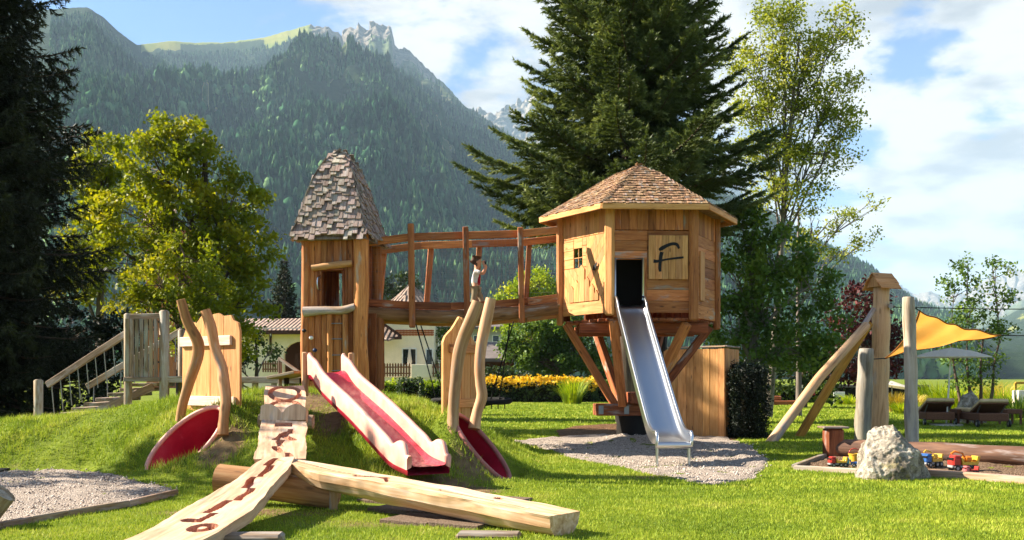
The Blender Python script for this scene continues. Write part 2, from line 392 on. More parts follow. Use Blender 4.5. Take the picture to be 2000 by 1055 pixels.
def stony(name, c1, c2, c3, s1=45, s2=1.2, bs=.9):
    m, n = newmat(name); p_ = n.N('ShaderNodeNewGeometry').outputs[0]
    v_ = n.N('ShaderNodeTexVoronoi', {'Vector': p_, 'Scale': s1}); vc = n.N('ShaderNodeSeparateColor', {0: v_.outputs['Color']}).outputs[0]
    c_ = n.ramp(n.math('ADD', n.math('MULTIPLY', vc, .7), n.math('MULTIPLY', n.noise(p_, s2, 5, .6), .3)), [(.15, lin(c1)), (.5, lin(c2)), (.8, lin(c3))])
    h = n.math('ADD', n.math('MULTIPLY', v_.outputs['Distance'], -1), n.math('MULTIPLY', n.noise(p_, 5, 5, .7), 1.5))
    finish(n, c_, .95, .1, 0, h, bs, .04); return m
m_grav = stony('gravel', '#93857a', '#bfae9f', '#dccdbd', 95, 1.2, 1.0); m_soil = stony('soil', '#4a3524', '#6b4d34', '#86664a', 30)
m_sand = stony('sand', '#54402c', '#79604a', '#98806a', 60); m_tile = stony('rubber_tile', '#5b4c40', '#6c5b4c', '#7a695a', 90, 2, .25)
sheet('gravel', GRAVEL_L, .018, m_grav, .05, .07); sheet('gravel', GRAVEL_R, .02, m_grav, .05, .09)
sheet('soil', SOIL, .012, m_soil, .08, .03)
sheet('sand', SAND, .012, m_sand, .06, .05)
mb = MB(5); e1 = Vector((.88, -.47, 0)); e2 = Vector((.47, .88, 0))
for i in range(-9, 9):
    for j in range(-9, 9):
        c_ = Vector((-.35, 9.6, 0)) + e1 * (i * .5) + e2 * (j * .5)
        if inpoly(np.array([c_.x]), np.array([c_.y]), TILES)[0]:
            mb.box((c_.x, c_.y, gz1(c_.x, c_.y) + .012), (.49, .49, .04), Matrix((e1, e2, (0, 0, 1))).transposed(), .006)
tag(mb.build('path', m_tile), kind='structure')

# ------------------------------------------------------------------ mountains
def skyl(pts): return (np.array([p[0] for p in pts], float), np.array([p[1] for p in pts], float))
def make_range(name, pts, rid, r0, na, nr, amp, seed, mat, x0, x1, crag=0, zones=None, hseed=0, prof_p=1.0, foot=0):
    """terrain between the foot (r0) and a ridge: pts = skyline as (image column, row) seen from the garden, rid = ridge distance at columns"""
    cols = np.linspace(x0, x1, na); sxx, syy = skyl(pts)
    rx, rr = skyl(rid); Rr = np.interp(cols, rx, rr) * (1 + (fbm(cols / 190, cols * 0, 3, seed) - .5) * .05)
    Y_ = np.interp(cols, sxx, syy)
    jag = (fbm(cols / 9, cols * 0 + .3, 4, seed + 3) - .5)
    if crag: 
        cw = np.interp(cols, [p[0] for p in crag], [p[1] for p in crag]); Y_ = Y_ + jag * cw
    else: Y_ = Y_ + jag * 4
    t = np.concatenate([np.linspace(0, 1, nr) ** 1.0, [1.04, 1.12, 1.3, 1.6]])
    A, T = np.meshgrid(cols, t); RR = np.broadcast_to(Rr, A.shape); YY = np.broadcast_to(Y_, A.shape)
    r = r0 + (RR - r0) * T
    ang = np.sqrt(F * F + (A - 1000) ** 2); Xw = (A - 1000) / F * r; Yw = r.copy()
    H = (HY - YY) / F * RR + CZ
    f = np.where(T <= 1, np.clip(T, 0, 1) ** prof_p, 1 - (T - 1) * 1.1)
    Z = foot + (H - foot) * f
    wgt = np.sin(np.pi * np.clip(T, 0, 1)) ** .6 * np.clip((1 - T) * 3.5, 0, 1)
    rib = ridged(Xw / 900 + Yw / 2600, Yw / 2200 - Xw / 3000, 5, seed) - .62
    rib2 = ridged(Xw / 230, Yw / 420, 4, seed + 20) - .6
    Z = Z + wgt * (amp * rib * 2 + amp * .75 * rib2) * np.clip(H / 900, .15, 1.2)
    rk = zones(A, T, Z, r) if zones else A * 0; mk = ((rk > 1.5) & (rk < 2.5)).astype(float); fl_ = ridged(A / 11 + T * 3, T * 26, 4, seed + 40) - .55
    Yw = Yw + mk * fl_ * 170 * (r0 / 760) ** .5; Z = Z + mk * (fl_ * 60) * np.clip((1 - T) * 30, .25, 1)
    a, b = A.shape[1], A.shape[0]; i2, j2 = np.meshgrid(np.arange(a - 1), np.arange(b - 1)); q0 = (j2 * a + i2).ravel()
    Q = np.stack([q0, q0 + 1, q0 + a + 1, q0 + a], 1)
    z_at = zones(A, T, Z, r) if zones else np.zeros_like(A)
    o = npmesh(name, np.stack([Xw.ravel(), Yw.ravel(), Z.ravel()], 1), Q, mat, attrs={'zone': z_at.ravel()}, smooth=True, origin=(0, 0, 0))
    tag(o, kind='structure')
    return dict(cols=cols, t=t, X=Xw, Y=Yw, Z=Z, zone=z_at)
m_mtn, n = newmat('mountain_ground'); p_ = n.N('ShaderNodeNewGeometry').outputs[0]; zn = attr(n, 'zone')
k1 = n.noise(p_, .006, 6, .65); k2 = n.noise(p_, .05, 6, .7)
fc = n.ramp(k2, [(.3, lin('#1f2e1a')), (.7, lin('#34472a'))]); mc = n.ramp(k1, [(.3, lin('#6f8038')), (.7, lin('#96904c'))])
rc = n.ramp(n.noise(n.vmap(p_, (1, 1, .35)), .035, 8, .75), [(.3, lin('#45423d')), (.5, lin('#7d766c')), (.7, lin('#a59c8f'))])
al = n.ramp(k2, [(.3, lin('#3f4f30')), (.7, lin('#6d7650'))])
c = n.mix(n.maprange(zn, .5, 1, 0, 1), fc, mc); c = n.mix(n.maprange(zn, 1.4, 2, 0, 1), c, rc); c = n.mix(n.maprange(zn, 2.5, 3, 0, 1), c, al)
finish(n, c, .95, .05, 0, n.noise(p_, .04, 8, .75), 1.0, 14)
SK = [(-300, 60), (60, 20), (170, 14), (200, 32), (232, 62), (268, 88), (330, 80), (380, 84), (450, 82), (520, 72), (570, 58), (600, 49), (628, 50), (640, 46), (655, 62), (668, 64), (676, 52), (700, 47), (716, 52), (728, 46), (745, 49), (762, 48), (768, 84), (784, 92), (800, 97), (830, 128), (850, 150), (872, 168), (908, 208), (950, 232), (1000, 268), (1060, 300), (1160, 330), (1300, 345), (1480, 400), (1560, 450), (1640, 500), (1700, 532), (1750, 575), (1800, 610), (1900, 640), (2400, 690)]
RD = [(-300, 2500), (180, 2500), (280, 3300), (650, 4100), (780, 4100), (950, 3900), (1300, 3300), (1500, 2900), (1800, 2500), (2400, 2400)]
def z_main(A, T, Z, r):
    z = np.zeros_like(A); n_ = fbm(A / 26, T * 22, 4, 31)
    z = np.where((T > .93 + n_ * .05) & (A > 275) & (A < 352), 1, z)
    z = np.where((T > .985 + (n_ - .5) * .02) & (A > 352) & (A < 800), 1, z)
    z = np.where((T > .93 + (n_ - .5) * .04) & (A > 515) & (A < 606), 1, z)
    z = np.where((T > .90 + (n_ - .5) * .1) & (A > 606) & (A < 850), 2, z)
    z = np.where((T > .75 + (n_ - .5) * .3) & (A > 800) & (A < 1080) & (z < 1), 3, z)
    z = np.where((T > .80 + (n_ - .5) * .25) & (A > 640) & (A <= 800) & (z < 1), 3, z)
    z = np.where((T > .03) & (T < .13 + (n_ - .5) * .03) & (A > 552) & (A < 632) & (T < .075), 1.2, z)
    z = np.where((n_ > .70) & (T > .3) & (T < .8) & (A > 300) & (A < 900), 3, z)
    return z
MAIN = make_range('mountain', SK, RD, 760, 900, 300, 185, 11, m_mtn, -300, 2400, crag=[(0, 3), (610, 4), (630, 22), (765, 24), (790, 12), (900, 6), (2000, 4)], zones=z_main, prof_p=1.12)
def z_rock(A, T, Z, r): return np.where(T > .45 + (fbm(A / 30, T * 15, 4, 8) - .5) * .5, 2, 3)
make_range('mountain', [(600, 330), (880, 250), (915, 212), (935, 206), (955, 222), (985, 206), (1020, 196), (1050, 172), (1062, 184), (1100, 200), (1180, 240), (1400, 330), (1600, 520)], [(600, 7500), (1600, 7500)], 4600, 220, 110, 260, 51, m_mtn, 600, 1600, crag=[(600, 10), (1600, 14)], zones=z_rock)
make_range('mountain', [(1500, 640), (1700, 600), (1745, 560), (1762, 555), (1785, 582), (1812, 570), (1850, 586), (1900, 582), (1950, 562), (1990, 544), (2060, 520), (2300, 470)], [(1500, 11500), (2300, 10500)], 3800, 240, 90, 260, 71, m_mtn, 1500, 2300, crag=[(1500, 10), (2300, 10)], zones=z_rock)
make_range('mountain', [(1650, 700), (1800, 672), (1900, 650), (1960, 620), (2000, 600), (2300, 480)], [(1650, 3600), (2300, 3300)], 1500, 160, 70, 110, 91, m_mtn, 1650, 2300, zones=lambda A, T, Z, r: np.where(fbm(A / 40, T * 9, 4, 3) > .62, 1, 0))

# far-off forest: one mass of conifers and some broadleaved crowns
rng = np.random.default_rng(4)
m_for, n = newmat('forest'); f_ = n.math('ADD', n.math('MULTIPLY', attr(n, 'rnd'), .65), n.math('MULTIPLY', n.maprange(n.noise(n.N('ShaderNodeNewGeometry').outputs[0], .004, 5, .6), .3, .7, 0, 1), .35))
n.N('ShaderNodeOutputMaterial', {0: n.N('ShaderNodeBsdfDiffuse', {0: n.ramp(f_, [(.1, lin('#132c1e')), (.5, lin('#3d6442')), (.95, lin('#86a066'))])}).outputs[0]})
def forest(M, N, seed, xr, tmax, hmin=18, hmax=36):
    rg = np.random.default_rng(seed); a = rg.uniform(xr[0], xr[1], N)
    t = rg.uniform(0, 1, N) ** 1.25 * tmax
    na, nr = len(M['cols']), len(M['t'])
    fa = (a - M['cols'][0]) / (M['cols'][-1] - M['cols'][0]) * (na - 1); ft = np.interp(t, M['t'], np.arange(nr))
    i0 = np.clip(fa.astype(int), 0, na - 2); j0 = np.clip(ft.astype(int), 0, nr - 2); u = fa - i0; v = ft - j0
    def smp(Q): return (Q[j0, i0] * (1 - u) + Q[j0, i0 + 1] * u) * (1 - v) + (Q[j0 + 1, i0] * (1 - u) + Q[j0 + 1, i0 + 1] * u) * v
    x, y, z = smp(M['X']), smp(M['Y']), smp(M['Z']); zo = M['zone'][j0, i0]
    cl_ = fbm(x / 120, y / 120, 4, seed); keep = (zo < .5) | ((zo > 2.5) & (rg.random(N) < .18)) | ((zo > .5) & (zo < 1.3) & (rg.random(N) < .03))
    keep &= (cl_ > .30)
    x, y, z, cl_, t = x[keep], y[keep], z[keep], cl_[keep], t[keep]; n_ = len(x)
    h = rg.uniform(hmin, hmax, n_) * (1 - .35 * t); dec = (rg.random(n_) < np.clip((cl_ - .5) * 1.4, .0, .16) * (t < .4)); w_ = h * np.where(dec, .27, rg.uniform(.15, .22, n_))
    h = np.where(dec, h * .7, h)
    seg = 6; prof_c = [(.0, .55), (.12, 1.0), (.45, .62), (.40, .85), (.72, .34), (.68, .5), (1.0, 0.02)]; prof_d = [(.02, .4), (.2, .85), (.45, 1.), (.6, .95), (.75, .8), (.9, .5), (1.0, .05)]
    rings = len(prof_c); V_ = np.zeros((n_, rings, seg, 3), np.float32); ph = rg.random(n_) * 6
    for k in range(rings):
        zc = np.where(dec, prof_d[k][0], prof_c[k][0]); rc_ = np.where(dec, prof_d[k][1], prof_c[k][1])
        for s_ in range(seg):
            an = ph + s_ * 2 * np.pi / seg; rr_ = w_ * rc_ * rg.uniform(.72, 1.2, n_)
            V_[:, k, s_, 0] = x + np.cos(an) * rr_; V_[:, k, s_, 1] = y + np.sin(an) * rr_; V_[:, k, s_, 2] = z + h * zc + rg.uniform(-.03, .03, n_) * h
    q = []
    for k in range(rings - 1):
        for s_ in range(seg): s2 = (s_ + 1) % seg; q.append((k * seg + s_, k * seg + s2, (k + 1) * seg + s2, (k + 1) * seg + s_))
    q = np.array(q); Fc = (q[None] + (np.arange(n_) * rings * seg)[:, None, None]).reshape(-1, 4)
    at = np.repeat(np.where(dec, rg.uniform(.35, .9, n_), rg.uniform(0, .8, n_)), rings * seg)
    return V_.reshape(-1, 3), Fc, at
Va, Fa, aa = forest(MAIN, 52000, 3, (100, 1900), .93)
o = npmesh('forest', Va, Fa, m_for, attrs={'rnd': aa}, origin=(0, 0, 0)); tag(o, kind='stuff')
# ================================================================== materials of the playground
m_pine = wood('pine_wood', '#cb8850', '#8c4f29', '#b4703c', knots=.8, grey=.12, var=.42)
m_red = wood('larch_wood', '#a9663a', '#5f3019', '#8a4c29', knots=.6, grey=.15)
m_old = wood('weathered_wood', '#a08b70', '#5f4e3c', '#8a745b', knots=.45, grey=.5)
m_log = wood('peeled_log', '#cb9c6a', '#8c5f38', '#b98452', knots=.6, grey=.22, k=.8)
m_robin = wood('robinia_wood', '#cda77c', '#946c48', '#b98e63', knots=.4, grey=.25, k=.7)
m_pale = wood('planed_board', '#dca56a', '#ab7341', '#ca9055', knots=.75, var=.32)
m_white = wood('bare_board', '#ead9c2', '#c5ab8c', '#dcc6a8', knots=.3, var=.12)
m_yel = wood('yellow_post', '#c9983f', '#8f6420', '#b3822f', knots=.4, var=.15)
m_shake = wood('shake_wood', '#a6968a', '#5b463a', '#8f7a6c', knots=.1, grey=.45, var=.4)
m_shake2 = wood('new_shake_wood', '#b08e6c', '#684a33', '#917050', knots=.1, grey=.25, var=.45)
m_steel, n = newmat('brushed_steel'); finish(n, lin('#c8cacc'), .28, .5, 1.0)
m_metal = plain('grey_metal', '#8d8f90', .45, .5, .9, .1)
m_black = plain('black_paint', '#0c0b0a', .6, .3)
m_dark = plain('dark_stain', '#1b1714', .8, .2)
m_redpl, n = newmat('red_plastic'); p_ = n.N('ShaderNodeTexCoord').outputs['Object']; s_ = n.noise(n.vmap(p_, (9, 3, 3)), 2.0, 8, .75); d_ = n.noise(p_, 1.7, 6, .7)
c = n.ramp(d_, [(.3, lin('#8f182c')), (.5, lin('#b3203a')), (.7, lin('#c23a4c'))]); c = n.mix(n.maprange(s_, .58, .72, 0, .55), c, lin('#d0798a')); c = n.mix(n.maprange(n.noise(p_, 11, 6, .8), .62, .74, 0, .5), c, lin('#5e2a26'))
finish(n, c, n.maprange(s_, .4, .7, .3, .65), .4, 0, s_, .1, .005)
m_pinkpl = plain('pale_pink_plastic', '#dc9c88', .5, .35, 0, .16, 5, .15)
m_rope = plain('black_rope', '#1a1918', .8, .2)
m_net = plain('wire_net', '#77736a', .6, .3, .4)

def curve(pts, n=8):
    """Catmull-Rom through points"""
    P_ = [Vector(p) for p in pts]; P_ = [P_[0] * 2 - P_[1]] + P_ + [P_[-1] * 2 - P_[-2]]; out = []
    for i in range(1, len(P_) - 2):
        for k in range(n):
            t = k / n; a, b, c, d = P_[i - 1], P_[i], P_[i + 1], P_[i + 2]
            out.append(.5 * ((2 * b) + (c - a) * t + (2 * a - 5 * b + 4 * c - d) * t * t + (3 * b - a - 3 * c + d) * t ** 3))
    out.append(P_[-2]); return out
def gp(x, y, dz=0): return Vector((x, y, gz1(x, y) + dz))
def log_part(name, pts, rr, mat, parent=None, seg=14, bump=.05, seed=1, mats=None):
    b = MB(seed); b.tube(pts, rr, seg, bump=bump, up=(0, 0, 1) if abs((Vector(pts[-1]) - Vector(pts[0])).normalized().z) < .9 else (1, 0, 0)); return b.build(name, mat, parent)

def shake_roof(mb, C, n, rot, prof_, courses, wmin, wmax, thick, seed, over=.02, jit=.5, ln=1.9, k_only=None):
    """n-sided roof of split shakes; prof_ = (apothem, z) from eaves to tip"""
    rg = random.Random(seed); L = [0]
    for i in range(1, len(prof_)): L.append(L[-1] + math.hypot(prof_[i][0] - prof_[i-1][0], prof_[i][1] - prof_[i-1][1]))
    def at(s_):
        s_ = max(0, min(L[-1] - 1e-4, s_)); a = np.interp(s_, L, [p[0] for p in prof_]); z = np.interp(s_, L, [p[1] for p in prof_]); return float(a), float(z)
    exp_ = L[-1] / courses; tn = math.tan(math.pi / n)
    for k in range(n):
        an = rot + k * 2 * math.pi / n; nr = Vector((math.cos(an), math.sin(an), 0)); tx = Vector((-math.sin(an), math.cos(an), 0))
        for c in range(courses):
            s0 = c * exp_; a0, z0 = at(s0); a1, z1 = at(s0 + exp_)
            half = (a0 * .5 + a1 * .5) * tn + over; x = -half
            sl = Vector((0, 0, z1 - z0)) + nr * (a1 - a0); sl.normalize(); nz = tx.cross(sl); nz.normalize()
            if nz.dot(nr) + nz.z < 0: nz = -nz
            while x < half:
                w_ = min(rg.uniform(wmin, wmax), half - x + .01)
                if w_ < wmin * .35: break
                l_ = exp_ * (ln + rg.uniform(-.15, .25)); j = rg.uniform(-jit, jit) * exp_ * .5
                tilt = sl + nz * -.10 + tx * rg.uniform(-.04, .04); tilt.normalize(); nn = tx.cross(tilt).normalized()
                if nn.dot(nz) < 0: nn = -nn
                o = Vector((C[0], C[1], z0)) + nr * a0 + tx * (x + w_ / 2) + nz * (thick * 1.6 + (c % 2) * .001 + rg.uniform(0, .006)) + sl * (j)
                M = Matrix((tx, tilt, nn)).transposed()
                # wedge: thick butt, thin head
                hw = w_ / 2 - .002; t0 = thick * rg.uniform(.7, 1.25); vs = []
                for (a, b_, h) in ((-hw, 0, 0), (hw, rg.uniform(-.012, .012), 0), (hw * .96, l_, 0), (-hw * .96, l_, 0), (-hw, 0, t0), (hw, rg.uniform(-.01, .01), t0), (hw * .96, l_, t0 * .3), (-hw * .96, l_, t0 * .3)): vs.append(o + M @ Vector((a, b_, h)))
                mb.add(vs, [(0, 3, 2, 1), (4, 5, 6, 7), (0, 1, 5, 4), (1, 2, 6, 5), (2, 3, 7, 6), (3, 0, 4, 7)], [(b2, a2, h2) for a2, b2, h2 in ((-hw, 0, 0), (hw, 0, 0), (hw, l_, 0), (-hw, l_, 0), (-hw, 0, t0), (hw, 0, t0), (hw, l_, 0), (-hw, l_, 0))])
                x += w_
    # hip shakes
def shell_roof(mb, C, n, rot, prof_, drop=.0):
    vs = []; R_ = 1 / math.cos(math.pi / n)
    for a, z in prof_:
        for k in range(n):
            an = rot + (k + .5) * 2 * math.pi / n; vs.append((C[0] + math.cos(an) * a * R_, C[1] + math.sin(an) * a * R_, z - drop))
    fs = []; m_ = len(prof_)
    for i in range(m_ - 1):
        for k in range(n): k2 = (k + 1) % n; fs.append((i * n + k, i * n + k2, (i + 1) * n + k2, (i + 1) * n + k))
    fs.append(tuple(range((m_ - 1) * n, m_ * n))); fs.append(tuple(range(n))[::-1])
    mb.add(vs, fs, [(v[2], v[0], v[1]) for v in vs], .3)

# ================================================================== shingled tower
TC = Vector((-2.96, 17.2, 0)); TR = rad(8)
tx_, tn_ = Vector((math.cos(TR), -math.sin(TR), 0)), Vector((-math.sin(TR), -math.cos(TR), 0))   # right, front
def T(a, b, z): return TC + tx_ * a + tn_ * b + Vector((0, 0, z))
tower = thing('wooden_tower', 'slender timber tower with tall crooked grey shingle roof and a small window', 'play tower', gp(TC.x, TC.y))
HA = .43; WX = (-.24, .20); WZ = (2.42, 3.08); TOP = 3.66
def wallboards(mb, side, opening=None, z0=-.1, z1=TOP, wid=(.09, .15), th=.045):
    n_, t_ = {0: (tn_, tx_), 1: (tx_, -tn_), 2: (-tn_, -tx_), 3: (-tx_, tn_)}[side]; x = -HA
    M = Matrix((t_, -n_, (0, 0, 1))).transposed()
    while x < HA - .01:
        w_ = min(mb.rng.uniform(*wid), HA - x); xc = x + w_ / 2; segs = [(z0, z1)]
        if opening and xc > opening[0] and xc < opening[1]: segs = [(z0, opening[2]), (opening[3], z1)]
        for a, b in segs:
            if b - a > .05: mb.box(TC + t_ * xc + n_ * (HA + mb.rng.uniform(-.008, .012)) + Vector((0, 0, (a + b) / 2)), (w_ - .006, th, b - a), M, .008, 2)
        x += w_
b = MB(11); wallboards(b, 0, (WX[0], WX[1], *WZ)); b.build('wall', m_pine, tower)
b = MB(12); wallboards(b, 1); b.build('wall', m_red, tower)
b = MB(13); wallboards(b, 2, (-.38, .12, 2.42, 3.1)); b.build('wall', m_red, tower)
b = MB(14); wallboards(b, 3); b.build('wall', m_pine, tower)
b = MB(15)
b.box(T(0, 0, 2.34), (.8, .8, .05), Matrix((tx_, tn_, (0, 0, 1))).transposed()); b.build('floor', m_red, tower)
for (a, bb, r_, sd_) in ((-.47, .45, .075, 1), (.50, .46, .125, 2), (.50, -.46, .09, 3), (-.47, -.45, .08, 4)):
    p = T(a, bb, 0); log_part('post', curve([p + Vector((0, 0, -.2)), p + Vector((.012, .01, .9)), p + Vector((-.012, 0, 1.9)), p + Vector((.008, 0, 2.8)), p + Vector((0, 0, TOP))], 4), [r_ * (1 + .06 * math.sin(i * 1.1 + sd_)) for i in range(17)], m_pine, tower, 14, .04, 20 + sd_)
p = T(.62, -.18, 0); log_part('post', [p + Vector((0, 0, -.2)), p + Vector((.01, 0, 1.2)), p + Vector((0, 0, 2.42))], [.105, .1, .1], m_pine, tower, 14, .04, 27)
b = MB(28); b.beam(T(.56, .12, -.1), T(.56, .12, 2.35), .05, .22, up=tx_); b.build('side_board', m_red, tower)
b = MB(16)     # lining of the window opening
for xx in WX: b.beam(T(xx, .36, WZ[0]), T(xx, .36, WZ[1]), .03, .24, up=tn_)
b.beam(T(WX[0], .40, WZ[1] - .01), T(WX[1], .40, WZ[1] - .01), .2, .03)
b.build('window_frame', m_red, tower)
log_part('lintel_log', curve([T(-.34, .49, 3.10), T(-.05, .50, 3.13), T(.36, .49, 3.17)], 4), [.055, .055, .056, .06, .055, .055, .06, .055, .05], m_log, tower, 12, .06, 31)
log_part('sill_log', curve([T(-.47, .53, 2.36), T(-.1, .54, 2.38), T(.2, .54, 2.38), T(.42, .53, 2.44)], 4), [.085, .08, .075, .07, .068, .066, .066, .068, .07, .07, .068, .065, .06], m_old, tower, 14, .06, 32)
for a, nm in ((-.03, 1), (.24, 2)): log_part('ladder_rail', [T(a, .51, .6), T(a + .01, .515, 1.5), T(a, .51, 2.31)], [.05, .047, .048], m_pine, tower, 12, .05, 33 + nm)
for z in (2.16, 1.90, 1.63, 1.37, 1.13): log_part('rung', [T(-.02, .53, z), T(.23, .53, z)], .009, m_metal, tower, 8, 0)
b = MB(36); b.tube(curve([T(-.21, .45, 2.95), T(-.235, .52, 2.92), T(-.235, .52, 2.76), T(-.21, .45, 2.73)], 5), .011, 8); b.build('grab_handle', m_steel, tower)
def blob(name, c, r_, mat, parent, seed=1, sq=(1, 1, 1)):
    rg = random.Random(seed); mb_ = MB(seed); N_, M_ = 8, 6; vs = []; fs = []
    for i in range(M_ + 1):
        for k in range(N_):
            th, ph = math.pi * i / M_, 2 * math.pi * k / N_; q = r_ * rg.uniform(.85, 1.12)
            vs.append(Vector(c) + Vector((math.sin(th) * math.cos(ph) * sq[0], math.sin(th) * math.sin(ph) * sq[1], math.cos(th) * sq[2])) * q)
    for i in range(M_):
        for k in range(N_): fs.append((i * N_ + k, (i + 1) * N_ + k, (i + 1) * N_ + (k + 1) % N_, i * N_ + (k + 1) % N_))
    mb_.add(vs, fs, [tuple(v) for v in vs], None, 0, True); return mb_.build(name, mat, parent)
for (X, Y, ml, lb) in ((594, 646, plain('hold_dark', '#17171c', .5), 'black climbing hold'), (608, 660, plain('hold_white', '#d7d3cc', .5), 'white climbing hold'), (615, 684, plain('hold_blue', '#16294f', .5), 'blue climbing hold')):
    q = P(X, Y, 16.72); o = blob('climbing_hold', q, .035, ml, tower, X, (1.1, .7, .9)); o['label'] = lb
TP = [(.66, 3.56), (.615, 3.66), (.545, 3.85), (.455, 4.18), (.36, 4.52), (.245, 4.82), (.14, 4.98), (.06, 5.06)]
b = MB(41); shell_roof(b, TC, 4, math.atan2(tn_.y, tn_.x), [(max(.02, a - .03), z) for a, z in TP], .0)
roofC = TC.copy()
shake_roof(b, roofC, 4, math.atan2(tn_.y, tn_.x), TP, 13, .06, .14, .028, 7, .02, 1.0, 1.9)
for k in range(5): b.beam(T(-.12 + k * .05, .06, 4.98 + .008 * k), T(-.10 + k * .052, -.02, 5.10 + .004 * (k % 3)), .05, .02)
b.build('roof', m_shake, tower)

# ================================================================== bridge
bridge = thing('timber_bridge', 'roofless log footbridge with square rails joining tower and tree house', 'footbridge', (-.6, 17.6, 2.3))
near = lambda X, Y: P(X, Y, 17.25 + (X - 718) / 367 * .6)
far_ = lambda X, Y, k=1.0: near(X, Y) + Vector((.06, 1.12 * k, 0))
lg = [near(X, Y) for X, Y in ((716, 612), (800, 617), (880, 619), (950, 616), (1030, 609), (1088, 602))]
for k, nm in ((0, 1), (1, 2)):
    q = [p + Vector((.06, 1.12, 0)) * k for p in lg]
    log_part('log_beam', curve(q, 4), .112, m_log if k else wood('bridge_log', '#ab8257', '#6d4a2e', '#94693f', knots=.6, grey=.2, k=.7), bridge, 16, .035, 50 + k)
    b = MB(52 + k); pp = curve([p + Vector((0, -.02 if k == 0 else .02, .185)) for p in q], 2)
    for i in range(0, len(pp) - 1, 2): b.beam(pp[i], pp[min(i + 2, len(pp) - 1)], .05, .125)
    b.build('kick_board', m_red if k == 0 else m_pine, bridge)
    tr = [near(X, Y) for X, Y in ((716, 474), (804, 463), (910, 460), (1016, 457), (1088, 449))]; tr = [p + Vector((.06, 1.12, .0)) * k for p in tr]
    b = MB(54 + k)
    for i in range(4): b.beam(tr[i], tr[i + 1], .10, .125)
    b.build('top_rail', m_pine, bridge)
pX = ((804, 440, 641), (910, 446, 622), (1016, 447, 632))
for i, (X, a, c) in enumerate(pX):
    b = MB(60 + i); o = Vector((0, -.15, 0)); b.beam(near(X + 3, c) + o, near(X, a) + o, .135, .10, up=(1, 0, 0), ch=.012); b.build('post', m_red if i else m_pine, bridge)
    for yy in (a + 18, c - 18): b = MB(66); q_ = near(X + 1, yy) + Vector((0, -.2, 0)); b.tube([q_, q_ + Vector((0, -.012, 0))], .022, 8); b.build('bolt', m_metal, bridge)
for i, (X0, X1) in enumerate(((733, 731), (822, 829), (926, 930), (1028, 1034))):
    b = MB(64 + i); zt = near(X0, 462).z - .02; p0 = near(X1, 600) + Vector((-.0, .98, -.15)); p1 = near(X1, 462) + Vector((.02, 1.24, 0)); p0.z = 2.3; p1.z = zt + .05
    p0.x -= .07; b.beam(p0, p1, .14, .10, up=(1, 0, 0), ch=.012); b.build('post', m_pine, bridge)
b = MB(70)
for i in range(30):
    t = i / 29; q0 = near(718 + 367 * t, 603 - 4 * t * t + 10 * math.sin(math.pi * t)); q0.z = np.interp(t, [0, .4, 1], [2.46, 2.42, 2.56])
    b.box(q0 + Vector((.03, .56, 0)), (.115, 1.0, .035), None, .006, 1)
b.build('deck', m_old, bridge)
def net(p00, p10, p01, p11, nu, nv, r_=.0012):
    mb_ = MB(3); L = lambda a, b_, t: a + (b_ - a) * t
    for i in range(nu + 1): mb_.tube([L(p00, p10, i / nu), L(p01, p11, i / nu)], r_, 3, cap=False)
    for j in range(nv + 1): mb_.tube([L(p00, p01, j / nv), L(p10, p11, j / nv)], r_, 3, cap=False)
    return mb_
for k in (0, 1):
    o = Vector((.06, 1.12, 0)) * k
    net(near(720, 592) + o, near(1085, 590) + o, near(720, 470) + o, near(1085, 456) + o, 44, 14).build('safety_net', m_net, bridge)

# ================================================================== tree house
HC = Vector((2.36, 18.55, 0)); HPHI = rad(3); HR = 1.44; Z0, Z1 = 2.36, 4.30
hut = thing('tree_house', 'hexagonal timber playhouse on slanting struts with a low wooden shingle roof', 'tree house', gp(HC.x, HC.y))
def HV(k, R_=HR, z=0):     # k=0 front left, 1 front right, 2 right, 3 back right, 4 back left, 5 left
    a = rad(-120 + 60 * k) + HPHI; return HC + Vector((math.cos(a) * R_, math.sin(a) * R_, z))
def face(k):
    a, c = HV(k), HV((k + 1) % 6); t_ = (c - a).normalized(); n_ = Vector((t_.y, -t_.x, 0)); return a, t_, n_, (c - a).length
def planks(mb, k, u0, u1, z0, z1, horiz, wid, off=0.0, th=.035, mi=0):
    a, t_, n_, L = face(k); M = Matrix((t_, -n_, (0, 0, 1))).transposed(); s_ = z0 if horiz else u0; e = z1 if horiz else u1
    while s_ < e - .008:
        w_ = min(mb.rng.uniform(*wid), e - s_)
        if e - s_ - w_ < .03: w_ = e - s_
        if horiz: c = a + t_ * ((u0 + u1) / 2) + Vector((0, 0, s_ + w_ / 2)); sz = (u1 - u0, th, w_ - .004)
        else: c = a + t_ * (s_ + w_ / 2) + Vector((0, 0, (z0 + z1) / 2)); sz = (w_ - .004, th, z1 - z0)
        mb.box(c + n_ * (off + mb.rng.uniform(-.003, .004)), sz, M, .005, 0 if horiz else 2, None, mi); s_ += w_
LF = face(0)[3]
